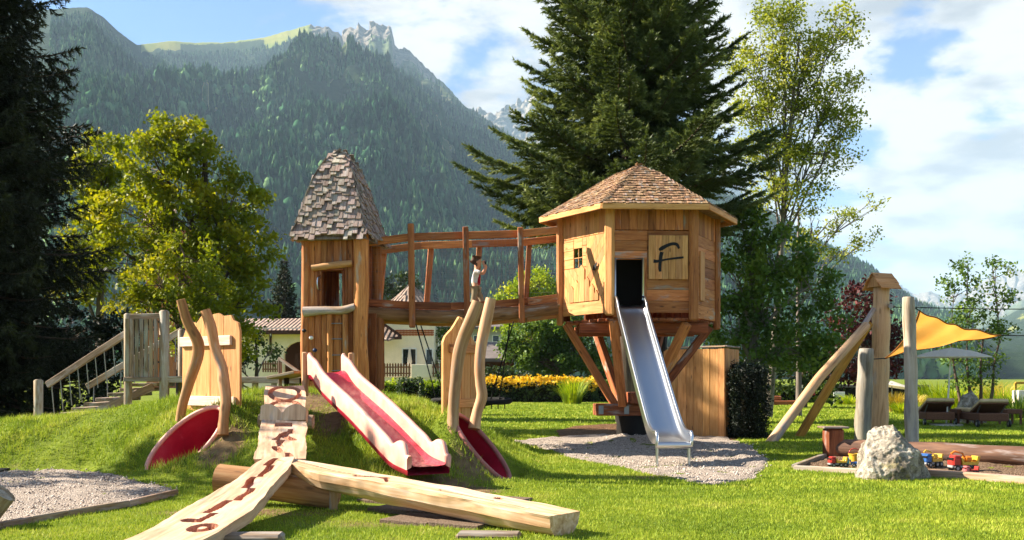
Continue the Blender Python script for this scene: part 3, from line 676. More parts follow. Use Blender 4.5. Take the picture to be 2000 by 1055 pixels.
# front wall: opening for the slide u .06-.56, z 2.48-3.27
b = MB(81)
planks(b, 0, .04, LF - .04, 3.82, Z1, False, (.1, .2)); planks(b, 0, .04, .64, 3.30, 3.81, True, (.12, .2)); planks(b, 0, .64, LF - .04, 3.62, 3.81, True, (.12, .2))
planks(b, 0, .64, LF - .04, 2.78, 3.06, True, (.14, .3), 0); planks(b, 0, .60, LF - .04, 2.38, 2.78, True, (.2, .26)); planks(b, 0, .64, LF - .04, 3.06, 3.62, False, (.1, .16), -.01)
planks(b, 0, .56, .64, 2.6, 3.30, False, (.08, .09)); planks(b, 0, .04, .60, 2.30, 2.46, True, (.1, .2))
b.build('wall', m_pine, hut)
a, t_, n_, L = face(0); M = Matrix((t_, -n_, (0, 0, 1))).transposed()
sh = MB(83); u = .66
for w_ in (.115, .12, .11, .125, .115, .105): sh.box(a + t_ * (u + w_ / 2) + n_ * .05 + Vector((0, 0, 3.34)), (w_ - .003, .03, .76), M, .004, 2); u += w_
shutter = sh.build('shutter', m_pale, hut); PW = u - .66
# brush-stroke letter on the shutter
b = MB(84)
def stroke(pts, off):
    pp = curve([Vector((p[0], p[1], p[2])) for p in pts], 6); o = []; o2 = []
    for i, p in enumerate(pp):
        d = (pp[min(i + 1, len(pp) - 1)] - pp[max(i - 1, 0)]); d = Vector((d.x, d.y)).normalized(); nn = Vector((-d.y, d.x)) * p.z * .68
        o.append((p.x + nn.x, p.y + nn.y)); o2.append((p.x - nn.x, p.y - nn.y))
    for i in range(len(o) - 1):
        b.prism([o2[i], o2[i + 1], o[i + 1], o[i]], .004 + off, a + t_ * .66 + n_ * .066 + Vector((0, 0, 2.96)), t_, (0, 0, 1), .5)
s1, s2 = PW, .76
def q(u, v, w_): return (u * s1, v * s2, w_)
stroke([q(.33, .62, .05), q(.30, .5, .045), q(.285, .34, .04), q(.28, .24, .04), q(.29, .17, .03)], 0)
stroke([q(.26, .66, .03), q(.33, .70, .05), q(.46, .765, .042), q(.6, .805, .04), q(.71, .79, .038), q(.77, .70, .028)], .001)
stroke([q(.12, .41, .045), q(.22, .405, .035), q(.42, .445, .022), q(.65, .475, .026), q(.88, .50, .026)], .002)
fl = b.build('letter_f', m_black, shutter); fl.location = (0, 0, 0)
# left wall with chevron boards and the little window
b = MB(85); k = 5; a5, t5, n5, L5 = face(5)
planks(b, 5, .04, L5 - .04, 3.78, Z1, False, (.1, .17)); planks(b, 5, .04, L5 - .04, 2.38, 2.62, True, (.24, .3), .006)
def quad(pts, k, th=.035, off=0, mb_=None, rnd=None):
    a, t_, n_, L = face(k); (mb_ or b).prism(pts, th, a - n_ * (off * -1) - n_ * 0 + n_ * (-th / 2), t_, (0, 0, 1), rnd)
def clip(poly, f):
    out = []
    for i in range(len(poly)):
        p, q_ = poly[i], poly[(i + 1) % len(poly)]; fp, fq = f(p), f(q_)
        if fp >= 0: out.append(p)
        if fp * fq < 0: t = fp / (fp - fq); out.append((p[0] + (q_[0] - p[0]) * t, p[1] + (q_[1] - p[1]) * t))
    return out
mid = .78; wl = .13
hole_w = (.40, .66, 3.25, 3.58)
for sgn in (-1, 1):      # boards sloping down to the middle (left) and up to the right
    lo, hi = (.04, mid) if sgn < 0 else (mid, L5 - .04)
    for i in range(-10, 16):
        c0 = i * wl / math.cos(rad(50)); f_ = lambda p, s__=sgn: p[1] - (2.6 + (-(p[0] - .0) * 1.15 if s__ < 0 else (p[0] - .0) * 1.15)) 
        base_ = c0 + (1.1 if sgn < 0 else -1.3)
        poly = [(lo, 2.62), (hi, 2.62), (hi, 3.40 if sgn < 0 else 3.775), (lo, 3.25 if sgn < 0 else 3.775)]
        if sgn < 0: poly = [(lo, 2.62), (hi, 2.62), (hi, 3.235), (lo, 3.235)]
        poly = clip(poly, lambda p: f_(p) - base_); poly = clip(poly, lambda p: base_ + wl / math.cos(rad(50)) - .005 - f_(p))
        for pz in ([poly] if len(poly) > 2 else []):
            # keep clear of the upright boards at the bottom middle
            quad(pz, 5, .035, b.rng.uniform(-.002, .003))
planks(b, 5, .04, .40, 3.24, 3.775, True, (.13, .18), .002); planks(b, 5, .66, mid, 3.24, 3.775, True, (.16, .25), .002); planks(b, 5, .40, .66, 3.59, 3.775, True, (.19, .2), .002)
for (u0, u1, zt) in ((.28, .42, 2.92), (.43, .56, 3.02), (.57, .74, 3.28), (.75, .88, 3.06), (.89, 1.02, 2.92), (1.03, 1.14, 2.80)):
    um = (u0 + u1) / 2; quad([(u0, 2.62), (u1, 2.62), (u1, zt - .07), (um, zt), (u0, zt - .07)], 5, .03, .024)
b.build('wall', m_pale, hut)
b = MB(86)
a, t_, n_, L = face(5)
b.beam(a + t_ * .53 + n_ * .0 + Vector((0, 0, 3.25)), a + t_ * .53 + n_ * .0 + Vector((0, 0, 3.58)), .018, .018); b.beam(a + t_ * .40 + Vector((0, 0, 3.42)), a + t_ * .66 + Vector((0, 0, 3.42)), .018, .018)
b.build('window_bars', m_pale, hut)
b = MB(87); b.prism([(.0, .02), (.05, .0), (.10, .05), (.13, .12), (.10, .16), (.085, .11), (.03, .10)], .004, a + t_ * 1.0 + n_ * .047 + Vector((0, 0, 3.14)), t_, (0, 0, 1)); b.build('painted_hole', m_black, hut)  # flat black plate on the boards paints the darkness of a small hole
b = MB(88); planks(b, 1, .04, LF - .04, 3.78, Z1, False, (.1, .2)); planks(b, 1, .04, LF - .04, 2.30, 3.78, True, (.13, .3)); b.build('wall', m_pine, hut)
b = MB(881); planks(b, 1, .35, .62, 2.62, 3.5, False, (.26, .28), .03); b.build('door_panel', m_pale, hut)
for k in (2, 3, 4):
    b = MB(89 + k)
    if k == 4: planks(b, k, .04, .34, 2.3, Z1, False, (.1, .2)); planks(b, k, 1.08, LF - .04, 2.3, Z1, False, (.1, .2)); planks(b, k, .34, 1.08, 3.95, Z1, False, (.1, .2))
    else: planks(b, k, .04, LF - .04, 2.3, Z1, False, (.1, .2))
    b.build('wall', m_red, hut)
for k in range(6):
    q0 = HV(k, HR + .03); z0 = (2.33, 2.25, 2.15, 2.2, 2.2, 2.22)[k]
    b = MB(95 + k); M = Matrix.Rotation(rad(-120 + 60 * k) + HPHI, 3, 'Z'); b.box((q0.x, q0.y, (z0 + 4.28) / 2), (.12, .165, 4.28 - z0), M, .03, 2); b.build('corner_post', m_pale if k in (0, 5) else m_pine, hut)
b = MB(103)
for dx in (-.7, 0, .7): b.beam(HC + Vector((-1.15, dx, 2.14)), HC + Vector((1.15, dx, 2.14)), .12, .18)
b.build('floor_beam', m_red, hut)
b = MB(104)
for i in range(21): 
    xx = -1.3 + i * .13; hh = min(1.2, (1.38 - abs(xx)) * 1.7 + .02); b.beam(HC + Vector((xx, -hh, 2.27)), HC + Vector((xx, hh, 2.27)), .125, .05)
b.build('floor', m_red, hut)
EA = 1.60; rp = [(EA, 4.20), (EA * .62, 4.60), (EA * .3, 4.95), (.04, 5.17)]
b = MB(105); shell_roof(b, HC, 6, rad(-90) + HPHI, [(max(.02, q_[0] - .02), q_[1] - .0) for q_ in rp]); shake_roof(b, HC, 6, rad(-90) + HPHI, rp, 17, .05, .10, .014, 9, .0, .35, 2.1)
b.build('roof', m_shake2, hut)
for k in range(6):
    p0, p1 = HV(k, (EA - .0) / math.cos(math.pi / 6), 4.17), HV((k + 1) % 6, (EA - .0) / math.cos(math.pi / 6), 4.17)
    b = MB(110 + k); b.beam(p0, p1, .035, .10); b.build('fascia', m_pale, hut)
for k in range(6):
    p0, p1 = HV(k, .25, 4.98), HV(k, EA / math.cos(math.pi / 6) - .1, 4.17); b = MB(117 + k); b.beam(p0, p1, .07, .08); b.build('rafter', m_pine, hut)
base = HC + Vector((-.10, -.0, 0))
for k, (tz, rr_, bx) in enumerate(((2.27, 1.30, (-.22, -.22)), (2.2, 1.30, (.22, -.22)), (2.2, 1.34, (.30, 0)), (2.2, 1.30, (.2, .22)), (2.2, 1.30, (-.2, .22)), (2.25, 1.36, (-.34, 0)))):
    b = MB(124 + k); b.beam(base + Vector((bx[0], bx[1], .74)), HV(k, rr_, tz), .15, .14, ch=.014); b.build('strut', m_pine if k in (0, 1, 5) else m_red, hut)
b = MB(131); b.beam(base + Vector((-.72, -.12, .66)), base + Vector((.72, -.12, .66)), .2, .22, ch=.015); b.beam(base + Vector((-.72, .3, .655)), base + Vector((.72, .3, .655)), .2, .22, ch=.015); b.build('base_beam', m_red, hut)
b = MB(132); b.beam(base + Vector((.0, -.55, .88)), base + Vector((.0, .6, .88)), .2, .2, ch=.015); b.build('base_beam', m_red, hut)
for dx in (-.62, -.15, .3): 
    b = MB(133); b.box(base + Vector((dx, -.225, .66)), (.09, .012, .16)); 
    for dz in (-.05, .05): b.tube([base + Vector((dx, -.23, .66 + dz)), base + Vector((dx, -.25, .66 + dz))], .016, 8)
    b.build('bracket', m_metal, hut)
b = MB(134); b.tube([base + Vector((0, .1, -.3)), base + Vector((0, .1, .6))], [.32, .30], 14, bump=.04); b.build('foot', m_dark, hut)

b = MB(136); b.box(HC + Vector((-.2, -.55, 3.0)), (1.5, .03, 1.1), None, .005, 2); b.build('shade_panel', m_dark, hut)  # added dark board, stands in for the shade inside behind the slide opening
# ================================================================== steel slide
slide = thing('steel_slide', 'shiny stainless steel slide running from the tree house down to the gravel', 'slide', gp(2.25, 13.9))
a, t_, n_, L = face(0); sp0 = a + t_ * .32 + n_ * .02; sp0.z = 2.47
ex = P(1316, 884, 13.85); ex.z = .27
dirh = Vector((ex.x - sp0.x, ex.y - sp0.y, 0)); LH = dirh.length; dirh.normalize(); sdx = Vector((-dirh.y, dirh.x, 0))
if sdx.x < 0: sdx = -sdx
SP = curve([(0, 0, 2.50), (.16, 0, 2.46), (.42, 0, 2.22), (LH * .45, 0, 1.36), (LH * .72, 0, .68), (LH * .83, 0, .44), (LH * .92, 0, .35), (LH * 1.0, 0, .345)], 6)
def SPt(i, off, h):
    p = SP[i]; q_ = SP[min(i + 1, len(SP) - 1)]; p_ = SP[max(i - 1, 0)]; d = (q_ - p_).normalized(); nn = Vector((-d.z, 0, d.x))
    return Vector((sp0.x, sp0.y, 0)) + dirh * (p.x + nn.x * h) + sdx * off + Vector((0, 0, p.z + nn.z * h))
hw = .245; vs = []; fs = []; cs = [(-hw, .15), (-hw, .04), (-hw + .04, .004), (-.1, 0), (.1, 0), (hw - .04, .004), (hw, .04), (hw, .15)]
for i in range(len(SP)):
    for (o_, h_) in cs: vs.append(SPt(i, o_, h_))
nc = len(cs)
for i in range(len(SP) - 1):
    for k in range(nc - 1): fs.append((i * nc + k, i * nc + k + 1, (i + 1) * nc + k + 1, (i + 1) * nc + k))
off = len(vs)
for i in range(len(SP)):
    for (o_, h_) in ((-hw - .008, .15), (-hw - .008, -.02), (hw + .008, -.02), (hw + .008, .15)): vs.append(SPt(i, o_, h_))
for i in range(len(SP) - 1):
    for k in range(3): fs.append((off + i * 4 + k, off + (i + 1) * 4 + k, off + (i + 1) * 4 + k + 1, off + i * 4 + k + 1))
b = MB(140); b.add(vs, fs, [tuple(v) for v in vs], .5, 0, True); e_ = len(SP) - 1
b.tube([SPt(e_, -hw - .01, -.03), SPt(e_, hw + .01, -.03)], .045, 12)
b.build('slide_bed', m_steel, slide)
for s_ in (-1, 1):
    b = MB(141); b.tube([SPt(i, s_ * hw, .155) for i in range(e_ + 1)] + [SPt(e_, s_ * hw, .10) + dirh * .05, SPt(e_, s_ * hw, -.03) + dirh * .03], .022, 10); b.build('side_rail', m_steel, slide)
    b = MB(142); q_ = SPt(e_ - 1, s_ * (hw - .02), -.02); b.tube([q_, Vector((q_.x, q_.y, -.15))], .02, 10); b.build('leg', m_steel, slide)
b = MB(143); q0, q1 = SPt(0, -hw, .1), SPt(0, hw, .1)
b.tube([q0, q0 + Vector((0, 0, .72)), q1 + Vector((0, 0, .72)), q1], .022, 8); b.build('entry_frame', m_steel, slide)

# ================================================================== red children's slide on the mound
rs = thing('red_slide', 'small red plastic slide with pale pink sides running down the grass mound', 'slide', gp(-1.6, 12.0))
A0 = P(637, 728, 13.6); A1 = P(838, 955, 11.0); A1.z = gz1(A1.x, A1.y) + .16
dh = Vector((A1.x - A0.x, A1.y - A0.y, 0)); L2 = dh.length; dh.normalize(); s2_ = Vector((-dh.y, dh.x, 0)); s2_ = s2_ if s2_.x > 0 else -s2_
RP = curve([(0, 0, A0.z), (.18, 0, A0.z - .02), (.55, 0, A0.z - .22), (L2 * .5, 0, A0.z * .56 + .02), (L2 * .78, 0, .42), (L2 * .88, 0, .32), (L2, 0, .27)], 6)
TH = [.20 + .07 * math.exp(-((i / (len(RP) - 1) - .03) / .06) ** 2) + .06 * math.exp(-((i / (len(RP) - 1) - .9) / .07) ** 2) - .03 * math.exp(-((i / (len(RP) - 1) - .78) / .06) ** 2) for i in range(len(RP))]
def RPt(i, off, h):
    p = RP[i]; q_ = RP[min(i + 1, len(RP) - 1)]; p_ = RP[max(i - 1, 0)]; d = (q_ - p_).normalized(); nn = Vector((-d.z, 0, d.x))
    return Vector((A0.x, A0.y, 0)) + dh * (p.x + nn.x * h) + s2_ * off + Vector((0, 0, p.z + nn.z * h))
rw = .215; cs = [(-rw - .045, .06), (-rw + .03, .01), (-.1, 0), (.1, 0), (rw - .03, .01), (rw + .045, .06)]; vs = []; fs = []; nc = len(cs)
for i in range(len(RP)):
    for c_ in cs: vs.append(RPt(i, *c_))
    for c_ in ((rw + .045, -.09), (-rw - .045, -.09)): vs.append(RPt(i, *c_))
nc = 8
for i in range(len(RP) - 1):
    for k in range(nc): fs.append((i * nc + k, i * nc + (k + 1) % nc, (i + 1) * nc + (k + 1) % nc, (i + 1) * nc + k))
b = MB(150); b.add(vs, fs, [tuple(v) for v in vs], .5, 0, True); b.build('slide_bed', m_redpl, rs)
for s_ in (-1, 1):
    vs = []; fs = []; e_ = len(RP) - 1
    for i in range(len(RP)):
        th = TH[i] * (1 if i < e_ - 1 else .6)
        for (o_, h_) in ((rw, .0), (rw - .004, th - .03), (rw + .01, th), (rw + .045, th), (rw + .062, th - .03), (rw + .056, -.03)): vs.append(RPt(i, s_ * o_, h_))
    for i in range(e_):
        for k in range(5): q_ = (i * 6 + k, i * 6 + k + 1, (i + 1) * 6 + k + 1, (i + 1) * 6 + k); fs.append(q_ if s_ > 0 else q_[::-1])
    fs += [tuple(range(6)), tuple(range(e_ * 6, e_ * 6 + 6))]
    b = MB(151); b.add(vs, fs, [tuple(v) for v in vs], .5, 0, True); b.build('side_wall', m_pinkpl, rs)
    q_ = RPt(1, s_ * (rw + .12), 0); b = MB(152 + s_); b.box((q_.x, q_.y + .12, A0.z - .02), (.07, .13, .60), None, .03, 2); b.build('side_post', m_robin, rs)
b = MB(155); b.beam(RPt(0, -rw, -.07), RPt(0, rw, -.07), .1, .1); b.build('cross_beam', m_red, rs)

# ================================================================== tunnels in the mound
def tunnel(name, T_, inn, label, shade_mat, depth=.8):
    c, A, B, N_ = T_; o = thing(name, label, 'tunnel', c); K = 40
    ring = [(c + A * math.cos(2 * math.pi * k / K) + B * math.sin(2 * math.pi * k / K)) for k in range(K)]
    b = MB(160); inn = Vector(inn).normalized(); vs = []; fs = []
    for j in range(7):
        for p in ring: vs.append(c + (p - c) * (.95 if j else 1.0) + inn * depth * j / 6)
    for j in range(6):
        for k in range(K): fs.append((j * K + k, j * K + (k + 1) % K, (j + 1) * K + (k + 1) % K, (j + 1) * K + k))
    b.add(vs, fs, [tuple(v) for v in vs], .4, 0, True); b.build('tube_wall', m_redpl, o)
    b = MB(161); b.tube([p for p in ring] + [ring[0]], .032, 8, cap=False, up=N_); b.build('rim', shade_mat, o)
    b = MB(162); vs2 = [c + (p - c) * .95 + inn * depth for p in ring]; b.add(vs2, [tuple(range(K))], [tuple(v) for v in vs2], .4); b.build('tube_end', m_redpl, o)
    return o
tunnel('play_tunnel', TUN_L, (.55, .75, -.25), 'wide open red tunnel mouth with pale rim below the left board portal', m_pinkpl, .75)
tunnel('play_tunnel', TUN_R, (-.75, .6, -.3), 'narrow dark red tunnel mouth seen nearly edge-on below the right board portal', plain('dull_pink_plastic', '#a3645a', .5), .75)

# ================================================================== board portals
def portal(label, loc, C, ux, boards, cross, poles, mat_pole, th=.035):
    o = thing('board_portal', label, 'play sculpture', loc); ux = Vector(ux).normalized(); uz = Vector((0, 0, 1)); nrm = ux.cross(uz)   # away side is -nrm... front is nrm
    for i, (x0, x1, zb, tops) in enumerate(boards):
        b = MB(170 + i); ol = [(x0, zb), (x1, zb)] + [(x0 + (x1 - x0) * u, z) for u, z in tops]
        b.prism(ol, th, C - nrm * (th / 2), ux, uz); b.build('board', m_pale, o)
    for i, (x0, x1, z0, z1) in enumerate(cross):
        b = MB(180 + i); b.box(C + ux * ((x0 + x1) / 2) + uz * ((z0 + z1) / 2) + nrm * (th / 2 + .022), (x1 - x0, .04, z1 - z0), Matrix((ux, -nrm, uz)).transposed(), .006); b.build('crossbar', m_white if 'left' in label else m_pale, o)
    for i, (pts, rr) in enumerate(poles):
        pp = curve(pts, 5); r0_ = [np.interp(k / (len(pp) - 1), np.linspace(0, 1, len(rr)), rr) * 1.3 for k in range(len(pp))]
        log_part('pole', pp, [float(x) for x in r0_], mat_pole, o, 12, .06, 190 + i)
    return o
# left one
CL = P(412, 738, 13.65); uL = Vector((math.cos(rad(38)), -math.sin(rad(38)), 0))
def xl(X): return (X - 412) * 13.65 / F / .60
def zl(Y): return (738 - Y) * 13.65 / F
portal('tall pale board portal with two S-curved poles standing left on the mound', gp(CL.x, CL.y), CL, uL,
    [(xl(357), xl(386), zl(808), [(1, zl(630)), (.6, zl(627)), (.25, zl(640)), (.0, zl(662))]),
     (xl(387), xl(412), zl(800), [(1, zl(616)), (.5, zl(611)), (0, zl(628))]),
     (xl(413), xl(438), zl(800), [(1, zl(620)), (.6, zl(613)), (.3, zl(614)), (0, zl(617))]),
     (xl(439), xl(468), zl(806), [(1, zl(650)), (.9, zl(634)), (.6, zl(628)), (.45, zl(618)), (0, zl(619))])],
    [(xl(356), xl(455), zl(676), zl(657)), (xl(372), xl(462), zl(793), zl(774))],
    [([P(353, 585, 13.0), P(366, 628, 13.05), P(386, 668, 13.1), P(385, 700, 13.15), P(370, 745, 13.2), P(357, 790, 13.25), P(352, 822, 13.3)], [.045, .05, .058, .06, .055, .05, .05]),
     ([P(401, 606, 12.95), P(412, 640, 12.95), P(420, 680, 12.95), P(433, 715, 12.95), P(437, 745, 12.9), P(441, 780, 12.85), P(437, 815, 12.8), P(435, 850, 12.75)], [.05, .055, .05, .05, .058, .055, .05, .06])], m_log)
CR = P(910, 735, 12.6); uR = Vector((.64, .77, 0)).normalized(); kx = 12.6 / F / .67
def xr(X): return (X - 910) * kx
def zr_(Y): return (738 - Y) * 12.6 / F
CR = CR + Vector((-.06, .22, 0))
portal('tall board portal with two straight leaning poles on the right shoulder of the mound', gp(CR.x, CR.y), CR, uR,
    [(xr(872), xr(886), zr_(850), [(1, zr_(648)), (.3, zr_(660)), (0, zr_(672))]),
     (xr(887), xr(906), zr_(836), [(1, zr_(624)), (.85, zr_(620)), (.5, zr_(632)), (0, zr_(648))]),
     (xr(907), xr(924), zr_(830), [(1, zr_(655)), (.6, zr_(634)), (.2, zr_(622)), (0, zr_(621))]),
     (xr(925), xr(944), zr_(826), [(1, zr_(684)), (.6, zr_(674)), (.2, zr_(662)), (0, zr_(656))])],
    [(xr(882), xr(940), zr_(692), zr_(675)), (xr(880), xr(940), zr_(800), zr_(783))],
    [([P(934, 590, 12.05), P(920, 625, 12.05), P(905, 660, 12.1), P(896, 695, 12.1), P(891, 735, 12.1), P(887, 775, 12.1), P(885, 815, 12.1), P(884, 862, 12.05)], [.055, .06, .058, .06, .055, .055, .055, .07]),
     ([P(959, 583, 12.4), P(950, 625, 12.4), P(941, 670, 12.4), P(937, 710, 12.4), P(938, 745, 12.4), P(941, 775, 12.4), P(932, 805, 12.4), P(926, 838, 12.35)], [.048, .055, .052, .05, .05, .055, .05, .06])], m_robin)

# ================================================================== carved marble-run beams
m_cut = wood('fresh_cut', '#c2906c', '#8d5b40', '#ad7757', knots=.1, var=.1)
def carved(name, label, path, width, thick, groove, mat, round_=False, nu=320, nv=56, parent=None, edge=None, holes=None, cat='marble run'):
    """solid plank with real carved recesses: groove(s,v) gives depth, s = 0..1 along, v = -1..1 across"""
    pp = curve(path, 12); seglen = [0]
    for i in range(1, len(pp)): seglen.append(seglen[-1] + (pp[i] - pp[i - 1]).length)
    L = seglen[-1]; s = np.linspace(0, 1, nu); v = np.linspace(-1, 1, nv)
    cx = [np.interp(s * L, seglen, [p[k] for p in pp]) for k in range(3)]; C_ = np.stack(cx, 1)
    d = np.gradient(C_, axis=0); d /= np.linalg.norm(d, axis=1)[:, None]; side = np.stack([d[:, 1], -d[:, 0], 0 * d[:, 0]], 1); side /= np.linalg.norm(side, axis=1)[:, None]
    up = np.cross(side, d)
    wd = np.array([width(t) for t in s]); Sg, Vg = np.meshgrid(s, v, indexing='ij'); wob = (fbm(Sg * L * 2.5, np.sign(Vg) * 3, 3, 5) - .5) * .05
    ex_ = Vg * (wd[:, None] + wob); dep = groove(Sg, ex_, Sg * L)
    lump = (fbm(Sg * L * 3, ex_ * 5, 3, 8) - .5) * .018
    top = C_[:, None] + side[:, None] * ex_[..., None] + up[:, None] * (lump - dep)[..., None]
    Vt = top.reshape(-1, 3); gt = np.stack([Sg * L, ex_, -dep], -1).reshape(-1, 3)
    nb = 9; bt = []; gb = []
    for k in range(nb):       # underside from the right edge round to the left edge
        q_ = 1 - 2 * k / (nb - 1)
        if round_: w_ = np.cos((1 - q_) / 2 * np.pi); h_ = -np.sin((1 - q_) / 2 * np.pi) * thick - (.02)
        else: w_ = q_ * .97; h_ = -thick * (1 if 0 < k < nb - 1 else .86)
        w_ = np.full(nu, w_); h_ = np.full(nu, h_) * (1 + (fbm(s * L * 2, s * 0 + k, 2, 3) - .5) * .25)
        bt.append(C_ + side * ((wd + wob[:, 0]) * w_)[:, None] + up * h_[:, None]); gb.append(np.stack([s * L, wd * w_, h_], 1))
    Vb = np.stack(bt, 1).reshape(-1, 3); Gb = np.stack(gb, 1).reshape(-1, 3)
    Q = []; fm = []
    i, j = np.meshgrid(np.arange(nu - 1), np.arange(nv - 1), indexing='ij'); q0 = (i * nv + j).ravel(); Qt = np.stack([q0, q0 + nv, q0 + nv + 1, q0 + 1], 1)
    dd = dep.ravel(); cut = (dd[Qt].max(1) > .006); Q.append(Qt); fm.append(cut.astype(int))
    o_ = nu * nv; i, j = np.meshgrid(np.arange(nu - 1), np.arange(nb - 1), indexing='ij'); q0 = o_ + (i * nb + j).ravel(); Qb = np.stack([q0, q0 + nb, q0 + nb + 1, q0 + 1], 1); Q.append(Qb); fm.append(np.zeros(len(Qb), int))
    i = np.arange(nu - 1); Q.append(np.stack([i * nv + nv - 1, (i + 1) * nv + nv - 1, o_ + (i + 1) * nb, o_ + i * nb], 1)); Q.append(np.stack([(i + 1) * nv, i * nv, o_ + i * nb + nb - 1, o_ + (i + 1) * nb + nb - 1], 1)); fm += [np.zeros(nu - 1, int)] * 2
    for e in (0, nu - 1):     # end faces as strips between top row and underside
        tv = [e * nv + k for k in range(nv)]; bv = [o_ + e * nb + (nb - 1 - int(round(k / (nv - 1) * (nb - 1)))) for k in range(nv)]
        q_ = [(tv[k], tv[k + 1], bv[k + 1], bv[k]) for k in range(nv - 1) if bv[k] != bv[k + 1]] ; q3 = [(tv[k], tv[k + 1], bv[k + 1], bv[k + 1]) for k in range(nv - 1) if bv[k] == bv[k + 1]]
        Q.append(np.array(q_)); fm.append(np.zeros(len(q_), int))
        me_tris = q3
        if q3: ENDT.append([(a_, b_, c_) for a_, b_, c_, _ in q3])
    Vall = np.concatenate([Vt, Vb]); Gall = np.concatenate([gt, Gb]); Q = np.concatenate(Q); fm = np.concatenate(fm)
    me = bpy.data.meshes.new(name); faces = [tuple(q_) for q_ in Q.tolist()] + [t for l in ENDT for t in l]; ENDT.clear()
    me.from_pydata(Vall.tolist(), [], faces); me.update()
    a_ = me.attributes.new('gc', 'FLOAT_VECTOR', 'POINT'); a_.data.foreach_set('vector', Gall.astype(np.float32).ravel()); a_ = me.attributes.new('rnd', 'FLOAT', 'POINT'); a_.data.foreach_set('value', np.full(len(Vall), .7, np.float32))
    fmi = np.concatenate([fm, np.zeros(len(faces) - len(fm), int)]).astype(np.int32); me.polygons.foreach_set('material_index', fmi); me.validate()
    o = link(name, me, parent, None, [mat, m_cut])
    if parent is None: tag(o, label, cat)
    return o
ENDT = []
m_run = wood('carved_beam_wood', '#d6bb98', '#a08061', '#c3a27c', knots=.25, grey=.15, var=.1, k=.7)
def gband(d, hw, dep, soft=.006): return dep * (1 - sstep((np.abs(d) - hw) / soft))
def g_up(s, x, m):      # s = 0 at top of the mound
    r = np.zeros_like(s)
    for c0 in (.36, 1.02):
        q_ = np.sqrt(((m - c0) / .31) ** 2 + (x / .185) ** 2); r = np.maximum(r, gband(q_ - 1, .12, .04, .05))
    z = .055 * np.sin(m * 5.2) + .03 * np.sign(np.sin(m * 11)); r = np.maximum(r, np.where((m > 2.1), gband(x - z, .02 + .015 * np.sin(m * 9) ** 2, .035), 0))
    r = np.maximum(r, np.where((m > 2.2) & (m < 2.6), gband(x + .06 + .05 * np.cos(m * 12), .045, .035), 0))
    r = np.maximum(r, np.where((m > 1.78) & (m < 1.98), gband(x - .0, .09, .035), 0))
    return r
j0_ = P(543, 904, 9.75)
up_path = [P(557, 755, 13.25) + Vector((0, 0, .01)), P(556, 800, 12.2), P(552, 850, 11.0), P(548, 897, 10.0)]
carved('carved_plank', 'upper carved plank with ring grooves climbing the mound to the deck', up_path, lambda t: .255, .075, g_up, m_run)
# carved wave crest on the upper plank
wc = P(555, 822, 11.75); wv = MB(210); K = 26
for i in range(K):
    x0_, x1_ = -.27 + .54 * i / K, -.27 + .54 * (i + 1) / K; f_ = lambda x: .05 + .11 * (abs(math.sin((x + .02) * 9.5)) ** .8) * (1 if abs(x) > .02 else .3)
    wv.prism([(x0_, -.04), (x1_, -.04), (x1_, f_(x1_)), (x0_, f_(x0_))], .12, wc + Vector((0, .05, .01)), (1, 0, 0), (0, .35, 1), .6)
w_o = wv.build('carved_wave', m_run); tag(w_o, 'scalloped wave-shaped block bolted across the upper carved plank', 'carving')
def g_left(s, x, m):
    zz = .035 * np.sin(m * 3.1) + .028 * np.sign(np.sin(m * 7.0 + .6)) * (1 + .3 * np.sin(m * 15)); hw_ = .018 + .012 * np.abs(np.sin(m * 4.2))
    r = np.where((m > .04) & (m < 2.45), gband(x - zz, hw_, .05), 0)
    r = np.maximum(r, gband(np.sqrt(((m - 2.62) / 1.25) ** 2 + (x + .10) ** 2) - .07, .028, .045)); r = np.maximum(r, gband(np.sqrt((m - 2.40) ** 2 + (x - .09) ** 2), .05, .045))
    return r
lp = [P(549, 897, 9.85), P(510, 935, 9.1), P(452, 985, 8.2), P(380, 1030, 7.35), P(310, 1064, 6.8)]
lp = [Vector((p.x, p.y, z)) for p, z in zip(lp, (.47, .36, .25, .17, .125))]
carved('carved_plank', 'lower left carved plank with zigzag groove curving towards the bottom of the photo', lp, lambda t: .15 + .12 * min(1, t * 1.5), .11, g_left, m_run)
def g_right(s, x, m):
    zz = .03 * np.sin(m * 4) ; r = np.where((m > 1.0) & (m < 1.42), gband(x - .02 - .07 * np.sin(m * 14), .022, .04), 0)
    r = np.maximum(r, np.where((m > 2.0) & (m < 3.0), gband(x - .05, .012, .035), 0)); r = np.maximum(r, gband(np.sqrt((m - 1.25) ** 2 + (x + .06) ** 2), .045, .04)); r = np.maximum(r, gband(np.sqrt((m - 2.55) ** 2 + (x + .09) ** 2), .035, .04))
    r = np.maximum(r, np.where((m > .1) & (m < 1.0), gband(x + .05 - .1 * m, .012, .03), 0)); return r
rp_ = [P(556, 902, 9.8), P(640, 922, 9.5), P(760, 948, 9.05), P(900, 974, 8.55), P(1010, 998, 8.15), P(1104, 1020, 7.85)]
zz_ = [.455, .385, .32, .26, .215, .175]; rp_ = [Vector((p.x, p.y, z)) for p, z in zip(rp_, zz_)]
carved('carved_log', 'lower right half-log beam with flat carved top and rough rounded underside', rp_, lambda t: .10 + .11 * min(1, t * 5) - .0 * t, .19, g_right, wood('pale_carved_log', '#e4cdab', '#a98456', '#cfae80', knots=.2, grey=.1, var=.1, k=.7), True)
